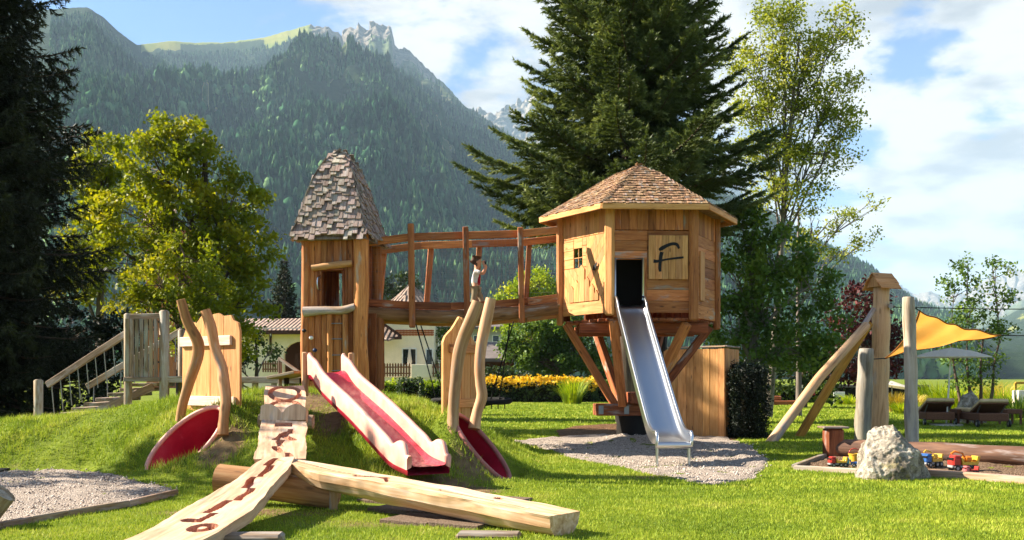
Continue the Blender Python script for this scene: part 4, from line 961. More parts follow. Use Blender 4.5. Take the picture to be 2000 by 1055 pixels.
# supports
o = log_part('support_log', [P(428, 936, 9.75), P(540, 948, 9.65), P(655, 968, 9.5)], [.15, .15, .14], m_log, None, 18, .03, 220); tag(o, 'thick yellowish log lying under the joint of the three carved beams', 'log')
b = MB(221); q_ = P(652, 968, 9.4); b.box((q_.x, q_.y - .02, .12), (.07, .07, .36), None, .015, 2); tag(b.build('peg', m_robin), 'short wooden peg at the right end of the support log', 'peg')
o = log_part('support_log', [P(506, 822, 12.1), P(612, 824, 12.1)], .085, m_old, None, 14, .04, 222); tag(o, 'short round log crossing under the upper carved plank on the mound', 'log')
b = MB(223); q_ = P(470, 1050, 7.35); b.box((q_.x, q_.y, .05), (.62, .22, .10), Matrix.Rotation(.05, 3, 'Z'), .02); tag(b.build('support_block', m_old), 'grey timber block lying under the lower left carved plank', 'block')
b = MB(224); q_ = P(955, 1052, 7.75); b.box((q_.x, q_.y, .0), (.5, .2, .10), Matrix.Rotation(-.1, 3, 'Z'), .02); tag(b.build('support_block', m_old), 'flat timber block lying under the lower right half-log beam', 'block')

# ================================================================== staircase and walkway on the left
st = thing('wooden_staircase', 'weathered timber staircase with metal balusters climbing to a slatted platform', 'staircase', gp(-9.4, 20.5))
sdp = 20.6
def sp(X, Y, d=sdp): return P(X, Y, d)
def post(name, X, y0, y1, d, r_, parent, mat=m_old, seed=1):
    p0, p1 = P(X, y1, d), P(X, y0, d); p0.z = min(p0.z, -.1) if name == 'post' else p0.z
    return log_part(name, [p0, (p0 + p1) / 2, p1 - Vector((0, 0, .03)), p1], [r_, r_ * .97, r_, r_ * .6], mat, parent, 12, .03, seed)
post('post', 75, 741, 840, 21.2, .095, st, seed=301)
for X, a_, c_, d in ((321, 606, 790, 20.0), (355, 643, 790, 21.3), (250, 612, 785, 20.0)): post('post', X, a_, c_, d, .10 if X == 321 else .08, st, seed=X)
b = MB(310); b.beam(sp(92, 752, 20.4), sp(246, 652, 20.0), .07, .13); b.build('handrail', m_old, st)
b = MB(311); b.beam(sp(170, 756, 21.6), sp(356, 645, 21.4), .07, .13); b.build('handrail', m_old, st)
for i in range(9):
    t = (i + .5) / 9; p1 = sp(92, 752, 20.4).lerp(sp(246, 652, 20.0), t); p0 = p1 + Vector((.04, .05, -.72 + .05 * t)); b = MB(312); b.tube([p0, p1], .011, 6); b.build('baluster', m_metal, st)
for i in range(7):
    t = (i + .5) / 7; p1 = sp(170, 756, 21.6).lerp(sp(356, 645, 21.4), t); p0 = p1 + Vector((.0, 0, -.6)); b = MB(312); b.tube([p0, p1], .011, 6); b.build('baluster', m_metal, st)
for i in range(10):
    t = i / 9; c = sp(118 + 205 * t, 826 - 84 * t, 20.8); b = MB(320 + i); b.box(c, (.52, 1.1, .07), None, .008, 1); b.build('step', m_old, st)
b = MB(331); b.beam(sp(108, 840, 20.3), sp(300, 755, 20.25), .06, .16); b.beam(sp(108, 840, 21.35), sp(300, 755, 21.35), .06, .16); b.build('stringer', m_old, st)
for i in range(7):
    b = MB(340 + i); X = 249 + i * 9.3; b.prism([(-.037, 0), (.037, 0), (.034, .5), (.04, .9), (.03, 1.18), (-.036, 1.18), (-.03, .7), (-.04, .4)], .03, sp(X, 738, 19.9) , (1, 0, 0), (0, 0, 1)); b.build('slat', m_old, st)
b = MB(350); b.beam(sp(245, 619, 19.97), sp(322, 617, 19.97), .05, .11); b.build('slat_rail', m_old, st)
b = MB(3501); b.beam(sp(243, 741, 19.9), sp(313, 741, 19.9), .12, .09); b.build('slat_rail', m_old, st)
wk = thing('deck_walkway', 'low weathered plank walkway on stub posts running behind the mound', 'walkway', gp(-6.0, 20.2))
b = MB(351)
for i in range(34):
    xx = P(325, 740, 20.3).x + i * .13
    if xx < P(598, 740, 20.3).x: b.box((xx, 20.6, 1.2 - .02), (.122, 1.15, .045), None, .006, 1)
b.build('deck', m_old, wk)
b = MB(352); b.beam(P(325, 741, 19.98), P(598, 743, 19.98), .06, .13); b.build('edge_beam', m_old, wk)
for X in (365, 470, 498, 535, 590):
    p = P(X, 748, 20.05); log_part('stub_post', [Vector((p.x, p.y, -.1)), p], .06, m_old, wk, 10, .04, X)
rmp = thing('access_ramp', 'short plank ramp with a thin slanting handrail beside the tower', 'ramp', P(560, 745, 17.6))
b = MB(353); b.beam(P(543, 738, 17.6), P(596, 727, 17.4), .7, .05); b.build('ramp_board', m_old, rmp)
b = MB(354); b.beam(P(545, 700, 17.6), P(590, 731, 17.4), .05, .05); b.build('handrail', m_old, rmp)
b = MB(355); p = P(547, 699, 17.6); b.beam(Vector((p.x, p.y, .9)), p, .06, .06); b.build('post', m_old, rmp)
b = MB(356)
for X in (560, 590): p = P(X, 738, 17.6); b.beam(Vector((p.x, p.y, -.1)), p, .08, .08)
b.build('support', m_dark, rmp)
# ================================================================== vegetation builders
m_bark = wood('bark', '#6b5a49', '#33281f', '#4f4135', knots=.3, var=.2, k=.6)
m_bark2 = wood('grey_bark', '#8a8273', '#4a4339', '#6b6357', knots=.3, var=.2, k=.6)
def unit(a): return a / np.maximum(np.linalg.norm(a, axis=-1, keepdims=True), 1e-9)
def leafquads(c, size, rg, up=.35, asp=.62):
    """one bent diamond per centre"""
    n_ = len(c); d = unit(rg.normal(size=(n_, 3)) + np.array([0, 0, -.15])); nn = unit(rg.normal(size=(n_, 3)) + np.array([0, 0, up * 3])); s_ = unit(np.cross(d, nn))
    L = size * rg.uniform(.65, 1.3, (n_, 1)); V_ = np.stack([c - d * L * .5, c + s_ * L * asp * .5, c + d * L * .5, c - s_ * L * asp * .5], 1)
    return V_.reshape(-1, 3), (np.arange(n_)[:, None] * 4 + np.arange(4)[None])
def crown_mesh(name, parent, cents, sig, per, size, mat, rg, up=.35, flat=.75, shade_rnd=None, origin=None):
    n_ = len(cents); k = rg.poisson(per, n_); c = np.repeat(cents, k, 0); cr = np.repeat(rg.uniform(0, .55, n_), k)
    off = rg.normal(size=c.shape); off = unit(off) * (rg.random((len(c), 1)) ** .45) * (sig * rg.uniform(.6, 1.3, (len(c), 1))); off[:, 2] *= flat
    V_, Q = leafquads(c + off, size, rg, up); at = np.repeat(np.clip(cr + rg.uniform(0, .45, len(c)), 0, 1), 4)
    return npmesh(name, V_, Q, mat, parent, {'rnd': at}, origin=origin)
def lobes_points(lobes, d, rg, dens, shell=.5):
    out = []; ids = []
    for i, (X, Y, rx, ry, *dz) in enumerate(lobes):
        dd = d + (dz[0] if dz else 0); c = P(X, Y, dd); a, b_ = rx * dd / F, ry * dd / F; n_ = max(4, int(dens * (a * a * b_) ** (2 / 3)))
        v = unit(rg.normal(size=(n_, 3))) * (rg.uniform(shell, 1, (n_, 1)) ** .6); v *= np.array([a, a * .85, b_]); out.append(v + np.array(c)); ids += [i] * n_
    return np.concatenate(out), np.array(ids)
def tree(name, label, X, Ybase_d, lobes, mat, seed, dens=9, per=38, sig=.33, size=.13, trunk=.2, shell=.45, bark=None, twig=.012, group=None, ztop=None, bend=0, limbs=True, stems=1, flat=.75, cat='tree'):
    rg = np.random.default_rng(seed); rr = random.Random(seed); d = Ybase_d; x0 = (X - 1000) * d / F; o = thing(name, label, cat, (x0, d, 0), group)
    pts, ids = lobes_points(lobes, d, rg, dens, shell); bark = bark or m_bark
    cs = [P(l[0], l[1], d + (l[4] if len(l) > 4 else 0)) for l in lobes]; top = max(c.z for c in cs); zt = ztop or top
    b = MB(seed)
    sts = []
    for s_ in range(stems):
        ox = (s_ - (stems - 1) / 2) * .25; tp = curve([Vector((x0 + ox, d, -.1)), Vector((x0 + ox * 1.5 + bend * .3, d, zt * .3)), Vector((x0 + ox * 1.8 + bend * .6, d + .1, zt * .65)), Vector((x0 + ox * 2.2 + bend, d, zt))], 5)
        b.tube(tp, [trunk * (1 - .85 * i / (len(tp) - 1)) + .01 for i in range(len(tp))], 10, bump=.05); sts.append(tp)
    nodes = []
    for i, c in enumerate(cs):
        tp = min(sts, key=lambda t: abs(t[-1].x - c.x)); h = c.z * .62; k = min(range(len(tp)), key=lambda j: abs(tp[j].z - h)); s0 = tp[k]
        mid_ = s0.lerp(c, .5) + Vector((0, 0, .06 * (c - s0).length)); q_ = curve([s0, mid_, c], 4); r0 = trunk * (1 - .8 * k / len(tp)) * .5
        if limbs: b.tube(q_, [max(.012, r0 * (1 - .75 * j / (len(q_) - 1))) for j in range(len(q_))], 6)
        nodes.append(q_)
    b.build('trunk', bark, o)
    b = MB(seed + 1)
    for j in range(0, len(pts)):
        if rr.random() < .75:
            q_ = nodes[ids[j]]; s0 = q_[rr.randint(len(q_) // 2, len(q_) - 1)]; e = Vector(pts[j]); m_ = s0.lerp(e, .5) + Vector((rr.uniform(-.1, .1), rr.uniform(-.1, .1), rr.uniform(0, .15))) * (e - s0).length
            b.tube([s0, m_, e], [twig * 1.6, twig, twig * .4], 4, cap=False)
    if b.v: b.build('branches', bark, o)
    crown_mesh('crown', o, pts, sig, per, size, mat, rg, flat=flat)
    return o
def needles(P0, P1, per_m, nl, nw, rg, ang=.9, rnd=None):
    L = np.linalg.norm(P1 - P0, axis=1); k = np.maximum(1, (L * per_m).astype(int)); i = np.repeat(np.arange(len(L)), k); t = rg.random(len(i))[:, None]
    c = P0[i] * (1 - t) + P1[i] * t; d = unit(P1 - P0)[i]; v = rg.normal(size=d.shape); v = unit(v - d * (v * d).sum(1)[:, None]); dr = unit(d + v * ang * rg.uniform(.6, 1.3, (len(i), 1)))
    s_ = unit(np.cross(dr, rg.normal(size=d.shape))); l_ = nl * rg.uniform(.6, 1.25, (len(i), 1)); w_ = nw
    V_ = np.stack([c - s_ * w_, c + s_ * w_, c + dr * l_], 1).reshape(-1, 3); Fq = np.arange(len(i) * 3).reshape(-1, 3)
    base_ = (rnd[i] if rnd is not None else 0) + rg.uniform(0, .25, len(i)) + .25 * t[:, 0]
    return V_, Fq, np.repeat(np.clip(base_, 0, 1), 3)
def conifer(name, label, x0, y0, H, zb, rad_, mat, seed, dz=.24, nb=(5, 7), e0=(-.15, .55), curl=.35, tw=.6, droop=.2, per_m=55, nl=.09, nw=.011, trunk=.28, twstep=.13, group=None, az=None):
    """rad_(u) crown radius at u = 0 bottom .. 1 top"""
    rr = random.Random(seed); rg = np.random.default_rng(seed); o = thing(name, label, 'tree', (x0, y0, 0), group)
    b = MB(seed); b.tube([Vector((x0, y0, -.1)), Vector((x0 + .03, y0, H * .5)), Vector((x0, y0, H))], [trunk, trunk * .6, .02], 12, bump=.04); S0 = []; S1 = []; RN = []
    z = zb
    while z < H - .15:
        u = (z - zb) / (H - zb); n_ = rr.randint(*nb); ph = rr.random() * 6.28
        for k in range(n_):
            a = ph + k * 6.283 / n_ + rr.uniform(-.25, .25)
            if az and not az(a): continue
            L = rad_(u) * rr.uniform(.72, 1.12); el = e0[0] + (e0[1] - e0[0]) * u + rr.uniform(-.1, .1); hd = Vector((math.cos(a), math.sin(a), 0)); sd_ = Vector((-math.sin(a), math.cos(a), 0))
            K = 8; br = []
            for i in range(K + 1):
                t = i / K; br.append(Vector((x0, y0, z + rr.uniform(-.0, .0))) + hd * (L * t) + Vector((0, 0, math.tan(el) * L * t - curl * L * .9 * t * (1 - t) + curl * .15 * L * t ** 3)) + sd_ * math.sin(t * 3 + k) * .04 * L)
            b.tube(br, [max(.006, .028 * L ** .7 * (1 - .9 * i / K)) for i in range(K + 1)], 5, cap=False)
            bn = rr.uniform(0, .35); s_ = .12 * L
            while s_ < L:
                t = s_ / L; i = min(K - 1, int(t * K)); p = br[i].lerp(br[i + 1], t * K - i); d = (br[i + 1] - br[i]).normalized()
                for sg in (-1, 1):
                    ln = min(tw, .16 + (L - s_) * .42) * rr.uniform(.6, 1.15); dr = (d * rr.uniform(.5, .9) + sd_ * sg * rr.uniform(.6, 1) + Vector((0, 0, -droop + rr.uniform(-.12, .14)))).normalized()
                    e = p + dr * ln; S0.append(p); S1.append(e); RN.append(bn)
                    if ln > .3:
                        for q_ in (.35, .6, .85):
                            pm = p.lerp(e, q_); d3 = (dr * .7 + d * rr.uniform(-.1, .9) + sd_ * sg * rr.uniform(-.3, .5) + Vector((0, 0, -droop * .7 + rr.uniform(-.1, .15)))).normalized(); S0.append(pm); S1.append(pm + d3 * ln * .45 * rr.uniform(.6, 1.1)); RN.append(bn + .1)
                s_ += twstep * rr.uniform(.8, 1.2)
            S0.append(br[-2]); S1.append(br[-1] + (br[-1] - br[-2]) * .3); RN.append(bn + .15)
            for i in range(1, K): S0.append(br[i]); S1.append(br[i + 1]); RN.append(bn)
        z += dz * rr.uniform(.8, 1.2) * (1.0 - .35 * u)
    b.build('trunk', m_bark, o)
    V_, Fq, at = needles(np.array([tuple(v) for v in S0]), np.array([tuple(v) for v in S1]), per_m, nl, nw, rg, rnd=np.array(RN))
    npmesh('crown', V_, Fq, mat, o, {'rnd': at}); return o
f_spruce = foliage('spruce_needles', '#2d3a20', '#586636', '#a4ad6e', tr=.22, patch=.9)
f_dark = foliage('dark_needles', '#17180d', '#282d18', '#474d28', tr=.10, patch=.8)
f_maple = foliage('maple_leaves', '#4f5e12', '#7c8616', '#b9ad1e', tr=.42, patch=.5)
f_ash = foliage('ash_leaves', '#53621f', '#8b9636', '#c0bc5c', tr=.5, patch=.5)
f_green = foliage('green_leaves', '#31451a', '#54702a', '#8a9a3c', tr=.36, patch=.5)
f_deep = foliage('deep_green_leaves', '#1c2a13', '#33461f', '#55652b', tr=.25, patch=.6)
f_lime = foliage('lime_leaves', '#5f7a1c', '#8fa41f', '#c2bb2a', tr=.42, patch=.5)
f_purple = foliage('purple_leaves', '#2a1216', '#4a1d20', '#7a3a30', tr=.22, patch=.6)
f_bush = foliage('bush_leaves', '#2b3d14', '#4f641f', '#7f8b2e', tr=.3, patch=1.5)
f_yel = foliage('yellow_blossom', '#bd9216', '#dcb41e', '#ead04a', tr=.3, patch=2)
f_thuja = foliage('thuja', '#0b120b', '#141f12', '#22301a', tr=.1, patch=2)
f_ochre = foliage('ochre_grass', '#8a7a2e', '#b39a3c', '#d0b85c', tr=.3, patch=2)

# ------------------------------------------------------------------ trees
conifer('spruce_tree', 'huge dark green spruce towering right behind the hexagonal tree house', 3.25, 28.0, 18.7, 5.1, lambda u: float(np.interp(5.1 + u * 13.6, [5.06, 5.94, 7.06, 7.94, 9.19, 11.8, 14.7, 18.7], [2.4, 3.6, 4.5, 3.6, 2.95, 2.75, 1.85, .1])), f_spruce, 5,
        dz=.42, nb=(7, 9), e0=(-.08, .5), curl=.45, tw=.9, droop=.14, per_m=110, nl=.12, nw=.018, trunk=.36, twstep=.15)
conifer('spruce_tree', 'black-green drooping conifer filling the left edge of the photo', -13.9, 25.5, 19.5, .5, lambda u: (3.6 if u < .25 else 3.6 - (u - .25) * 2.2) * (1 - u) ** .35, f_dark, 6,
        dz=.34, nb=(7, 9), e0=(-.25, .2), curl=.3, tw=.85, droop=.75, per_m=52, nl=.16, nw=.02, trunk=.4, twstep=.17, az=lambda a: math.sin(a) < .6 )
conifer('spruce_tree', 'small dark conifer between the maple and the shingled tower', (555 - 1000) * 67 / F, 67, 9.3, .5, lambda u: 2.2 * (1 - u) ** .9, f_dark, 7, dz=.5, tw=.8, per_m=24, nl=.3, nw=.04, twstep=.3, droop=.35)
tree('maple_tree', 'large maple with yellow-green sunlit crown left of the shingled tower', 400, 31,
     [(345, 262, 62, 52), (300, 315, 75, 60), (395, 330, 75, 60), (270, 410, 85, 75), (370, 420, 90, 75), (450, 400, 70, 60), (485, 480, 62, 60), (410, 500, 85, 60), (330, 510, 70, 60), (500, 570, 50, 50), (440, 590, 70, 50), (455, 665, 60, 45), (250, 500, 60, 60), (380, 660, 60, 50, 2)], f_maple, 21, dens=20, per=72, sig=.40, size=.16, trunk=.28, group=None)
tree('maple_tree', 'smaller yellow-green maple half hidden by the dark conifer at the left', 195, 35,
     [(200, 300, 48, 42), (165, 350, 50, 50), (215, 370, 50, 50), (190, 450, 60, 60), (150, 540, 60, 60)], f_maple, 22, dens=24, per=70, sig=.45, size=.17, trunk=.2)
tree('leafy_shrub', 'low yellow-green maple shrub lit by the sun in front of the big maple', 350, 27,
     [(360, 500, 62, 42), (310, 545, 60, 42), (405, 560, 48, 38), (340, 590, 80, 36), (270, 590, 60, 30), (400, 610, 48, 25)], f_maple, 23, dens=24, per=70, sig=.34, size=.13, trunk=.1, cat='shrub')
tree('dark_shrub', 'dark evergreen shrub mass under the conifer behind the staircase', 110, 26.5,
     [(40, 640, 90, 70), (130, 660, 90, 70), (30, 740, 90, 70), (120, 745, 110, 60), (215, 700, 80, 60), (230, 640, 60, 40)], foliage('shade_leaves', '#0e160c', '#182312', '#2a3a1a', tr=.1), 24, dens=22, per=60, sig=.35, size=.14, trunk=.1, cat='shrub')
tree('dark_shrub', 'dark green shrub between the board portal and the cream hotel', 500, 33,
     [(470, 660, 45, 40), (460, 715, 45, 35), (530, 688, 22, 18, 2), (430, 740, 40, 30)], f_deep, 25, dens=18, per=50, sig=.35, size=.14, trunk=.1, cat='shrub')
tree('leafy_tree', 'broad airy tree standing outside the left edge of the photo, shading the gravel', -950, 13.5, [(-1000, -150, 190, 150), (-850, 60, 190, 150), (-1100, 120, 190, 150), (-950, 300, 180, 110)], f_green, 30, dens=12, per=34, sig=.4, size=.16, trunk=.2)
# airy tall tree at the right
tree('birch_tree', 'tall airy pale green tree with see-through crown right of the spruce', 1500, 31,
     [(1530, 30, 70, 45), (1480, 110, 70, 55), (1570, 110, 80, 60), (1640, 60, 45, 60), (1530, 195, 90, 60), (1620, 200, 70, 60), (1500, 290, 80, 55), (1590, 300, 80, 50), (1540, 375, 80, 40), (1650, 250, 40, 50), (1470, 210, 50, 50)], f_ash, 31, dens=30, per=62, sig=.42, size=.105, trunk=.13, shell=.15, bark=m_bark2, bend=1.0, twig=.011, ztop=12)
tree('birch_tree', 'slender tree with long bare-looking side branches reaching right above the purple tree', 1560, 32,
     [(1600, 430, 60, 35), (1660, 415, 45, 25), (1690, 470, 40, 25), (1640, 490, 50, 30), (1700, 395, 25, 18), (1570, 470, 50, 35)], f_ash, 32, dens=20, per=36, sig=.30, size=.10, trunk=.10, shell=.1, bark=m_bark2, twig=.010)
tree('leafy_tree', 'dense mid-green tree standing right of the tree house wall', 1470, 28,
     [(1450, 450, 60, 50), (1520, 500, 70, 60), (1440, 540, 60, 60), (1500, 600, 75, 60), (1580, 560, 60, 60), (1430, 640, 60, 60), (1540, 680, 70, 50), (1600, 650, 50, 60), (1460, 700, 60, 50)], f_green, 33, dens=26, per=62, sig=.42, size=.15, trunk=.2, bark=m_bark2)
tree('leafy_tree', 'darker low tree behind the two leaning poles', 1570, 41, [(1560, 730, 60, 45), (1530, 690, 45, 45), (1610, 700, 45, 50), (1600, 755, 50, 30)], f_deep, 34, dens=16, per=45, sig=.45, size=.19, trunk=.15)
tree('copper_beech', 'purple-leaved beech behind the thick post with little gable roof', 1690, 40,
     [(1690, 585, 45, 38), (1655, 620, 42, 40), (1720, 640, 40, 40), (1670, 670, 50, 40), (1700, 720, 55, 40), (1745, 690, 25, 40), (1650, 720, 35, 35)], f_purple, 35, dens=18, per=45, sig=.45, size=.18, trunk=.2)
tree('ash_tree', 'slender multi-stemmed ash behind the white parasol at the far right', 1905, 33,
     [(1890, 520, 34, 28), (1865, 560, 38, 34), (1940, 530, 32, 28), (1895, 600, 45, 40), (1945, 580, 35, 30), (1855, 640, 35, 30), (1920, 650, 40, 30), (1965, 640, 25, 25), (1880, 700, 45, 28), (1945, 700, 35, 30), (1900, 745, 50, 25)], f_green, 36, dens=22, per=42, sig=.36, size=.12, trunk=.06, bark=m_bark, stems=4, twig=.010, shell=.2, ztop=2.6)
tree('lime_tree', 'bright yellow-green tree behind the right end of the log bridge', 1050, 62, [(1050, 560, 45, 35), (1010, 590, 40, 35), (1075, 600, 45, 40), (1030, 640, 50, 40)], f_lime, 37, dens=24, per=70, sig=.55, size=.2, trunk=.2)
tree('apple_tree', 'rounded fresh green tree left of the tree house struts', 1090, 55, [(1090, 640, 60, 40), (1040, 665, 50, 40), (1130, 680, 55, 45), (1075, 705, 60, 32), (1160, 720, 40, 30), (1010, 690, 35, 30)], f_green, 38, dens=26, per=70, sig=.5, size=.2, trunk=.16)
tree('apple_tree', 'small green tree behind the swing ropes beside the cream tower house', 868, 58, [(870, 660, 24, 28), (860, 700, 28, 28), (885, 715, 26, 24)], f_green, 39, dens=18, per=45, sig=.4, size=.18, trunk=.12)
tree('leafy_tree', 'dark green tree left of the conical tile roof', 768, 66, [(765, 555, 34, 26), (740, 580, 30, 28), (800, 560, 25, 22)], f_deep, 40, dens=12, per=50, sig=.6, size=.24, trunk=.2)
for i, (X, lb) in enumerate(((905, 'dark bush below the grey chalet left of the yellow flower hedge'), (985, 'dark spiky bush behind the flower hedge under the bridge end'))):
    tree('dark_shrub', lb, X, 53, [(X - 15, 735, 34, 22), (X + 20, 740, 32, 20)], f_deep, 41 + i, dens=18, per=45, sig=.4, size=.2, trunk=.08, cat='shrub')

# ------------------------------------------------------------------ hedges and beds
def hedge(name, label, x0, x1, y0, y1, h, mat, seed, per=900, size=.1, top=None, wob=.12, cat='hedge', group=None, z0=0.0):
    rg = np.random.default_rng(seed); o = thing(name, label, cat, ((x0 + x1) / 2, (y0 + y1) / 2, 0), group)
    b = MB(seed); b.box(((x0 + x1) / 2, (y0 + y1) / 2, h / 2 - .04), (x1 - x0 - .3, y1 - y0 - .3, h - .12), None, .08); b.build('stems', m_twig, o)
    W_, D_ = x1 - x0, y1 - y0; A = [W_ * h, W_ * D_, D_ * h, D_ * h]; N_ = int(sum(A) * per); f_ = rg.choice(4, N_, p=np.array(A) / sum(A)); u, v = rg.random(N_), rg.random(N_)
    x = np.where(f_ < 2, x0 + W_ * u, np.where(f_ == 2, x0, x1)); y = np.where(f_ == 0, y0, np.where(f_ == 1, y0 + D_ * v, y0 + D_ * u)); z = np.where(f_ == 1, h, h * v)
    bulge = (fbm(x * 1.1, z * 1.3 + y, 3, seed) - .5) * 2 * wob + rg.normal(size=N_) * .05
    y = y - np.where(f_ == 0, bulge, 0); z = z + np.where(f_ == 1, bulge * 1.3, 0) ; x = x + np.where(f_ == 2, -bulge, np.where(f_ == 3, bulge, 0))
    tp = z > h * .62 + bulge * 1.5
    for nm, sel, mt in (('foliage', ~tp if top else np.ones(N_, bool), mat),) + ((('blossom', tp, top),) if top else ()):
        V_, Q = leafquads(np.stack([x, y, z], 1)[sel], size, rg); npmesh(nm, V_, Q, mt, o, {'rnd': np.repeat(rg.random(sel.sum()), 4)})
    return o
m_twig = plain('twigs', '#1c1a10', .9, .1)
def hx(X, d): return (X - 1000) * d / F
hedge('flower_hedge', 'long low hedge topped with yellow blossoms across the back of the lawn', hx(925, 50), hx(1165, 50), 50, 51.4, 1.12, f_deep, 61, 170, .17, f_yel, .22)
hedge('flower_hedge', 'short end of green hedge with few blossoms left of the tree house base', hx(1160, 51), hx(1215, 51), 51, 52, .9, f_bush, 62, 170, .17, None, .2)
hedge('flower_bed', 'yellow-green flowering bushes left of the clipped dark box bush', hx(738, 46), hx(805, 46), 46, 47.4, .98, f_deep, 63, 190, .16, f_lime, .2)
hedge('box_bush', 'clipped dark box bush in front of the cream tower house', hx(778, 45), hx(822, 45), 45, 46, 1.15, f_deep, 64, 240, .12, None, .1, 'bush')
hedge('flower_bed', 'yellow-green flowering bushes between box bush and swing', hx(824, 46), hx(935, 46), 46, 47.2, 1.0, f_deep, 65, 190, .16, f_lime, .25)
hedge('thuja_hedge', 'black-green clipped thuja block beside the vertical board shed', hx(1440, 20.2), hx(1500, 20.2), 20.3, 21.6, 1.42, f_thuja, 66, 2600, .05, None, .08)
hedge('planting_strip', 'low mixed green shrubs along the lawn edge behind the leaning poles', hx(1500, 48), hx(1640, 48), 49, 50.5, .85, f_bush, 67, 130, .2, None, .4)
def tuft(name, label, X, d, w_, h, mat, seed, n_=260, cat='ornamental grass', bw=.012, group=None):
    rg = np.random.default_rng(seed); x0 = hx(X, d); r_ = rg.random(n_) ** .5 * w_ * .25; a = rg.random(n_) * 6.283; bx, by = x0 + np.cos(a) * r_, d + np.sin(a) * r_
    le = rg.uniform(.5, 1, n_) * h; sp_ = rg.uniform(.1, 1, n_) * w_ * .5; pts = []
    for t in (0, .35, .7, 1): pts.append(np.stack([bx + np.cos(a) * sp_ * t ** 1.8, by + np.sin(a) * sp_ * t ** 1.8, le * (t - .22 * t ** 3)], 1))
    s_ = np.stack([-np.sin(a + .6), np.cos(a + .6), 0 * a], 1) * bw; V_ = np.stack([v for k, p in enumerate(pts) for v in (p - s_ * (1 - k * .28), p + s_ * (1 - k * .28))], 1).reshape(-1, 3)
    q = np.array([(2 * k, 2 * k + 1, 2 * k + 3, 2 * k + 2) for k in range(3)]); Q = (np.arange(n_)[:, None, None] * 8 + q[None]).reshape(-1, 4)
    o = npmesh(name, V_, Q, mat, None, {'rnd': np.repeat(rg.random(n_), 8)}); return tag(o, label, cat, group)
for i, (X, d, w_, h, mt, lb) in enumerate((
    (1752, 36, 1.1, 1.0, f_ochre, 'ochre grass tuft between the thick post and the pale post'),
    (1785, 35, .9, .9, f_ochre, 'ochre grass tuft just right of the pale post'),
    (1765, 34, 1.2, .6, f_lime, 'low green tuft on the lawn edge behind the pale post'),
    (1832, 38, 2.4, 1.5, f_lime, 'tall yellow-green grass clump behind the left lounger'),
    (1868, 37, 1.8, 1.3, f_lime, 'yellow-green clump left of the grey boulder'),
    (1960, 36, 2.2, 1.3, f_lime, 'green grass clump behind the right lounger'),
    (1990, 30, 1.6, 1.0, f_green, 'green grass clump at the right edge of the photo'),
    (1935, 44, 2.6, 1.5, f_ochre, 'ochre shrubby grass behind the ash stems'),
    (1118, 47, 1.7, 1.7, f_lime, 'bright palm-like tuft above the flower hedge'),
    (1660, 46, 2.4, .7, f_lime, 'low grass mound left of the thick post'))):
    tuft('grass_tuft', lb, X, d, w_, h, mt, 70 + i, 300, 'grass clump', .022)

# ================================================================== buildings behind
m_cream = plain('cream_render', '#f6e6c8', .9, .1, 0, .05, 2, .05); m_roof = None
m_tile, n = newmat('clay_roof_tiles'); gcv = attr(n, 'gc', 'Vector'); sxyz = n.N('ShaderNodeSeparateXYZ', {0: gcv})
wv_ = n.math('SINE', n.math('MULTIPLY', sxyz.outputs[1], 6.283 / .24)); c = n.ramp(n.noise(n.vmap(gcv, (3, 4, 4)), 1.2, 4, .7), [(.3, lin('#665449')), (.5, lin('#8a7567')), (.7, lin('#ab988a'))])
finish(n, c, .85, .2, 0, wv_, 1.0, .05)
m_win = plain('window_glass', '#1d2325', .08, .6, 0, .1); m_fr = plain('white_frame', '#e6e2da', .6); m_brn = plain('brown_trim', '#4a2b1c', .7); m_grey = plain('grey_render', '#b9b6ae', .9, .1, 0, .05)
m_slate = plain('grey_roof', '#6b625e', .8, .2, 0, .15, 2)
def roof_tiles(mb, poly, grain_dir, th=.08):
    """poly: 3D corner list; corrugation runs along grain_dir"""
    g_ = Vector(grain_dir).normalized(); nn = (Vector(poly[1]) - Vector(poly[0])).cross(Vector(poly[2]) - Vector(poly[1])).normalized(); s_ = nn.cross(g_)
    n_ = len(poly); vs = [Vector(p) for p in poly] + [Vector(p) + Vector((0, 0, -th)) for p in poly]
    mb.add(vs, [tuple(range(n_)), tuple(range(n_, 2 * n_))[::-1]] + [(i, n_ + i, n_ + (i + 1) % n_, (i + 1) % n_) for i in range(n_)], [(v.dot(g_), v.dot(s_), 0) for v in vs])
def window(parent, X0, X1, Y0, Y1, d, mull=1, frame=m_fr, fw=.07):
    p0, p1 = P(X0, Y1, d), P(X1, Y0, d); b = MB(3); W_, H_ = p1.x - p0.x, p1.z - p0.z; y = d - .03
    for (a, c_) in (((p0.x, p0.z), (p1.x, p0.z)), ((p0.x, p1.z), (p1.x, p1.z))): b.beam((a[0], y, a[1]), (c_[0], y, c_[1]), .08, fw)
    for i in range(mull + 2): x = p0.x + W_ * i / (mull + 1); b.beam((x, y, p0.z), (x, y, p1.z), .07, fw if i in (0, mull + 1) else fw * .6, up=(0, 1, 0))
    w_o = b.build('window', frame, parent); g_ = MB(4); g_.box(((p0.x + p1.x) / 2, d - .012, (p0.z + p1.z) / 2), (W_, .02, H_), None, .001); g_.build('pane', m_win, w_o)
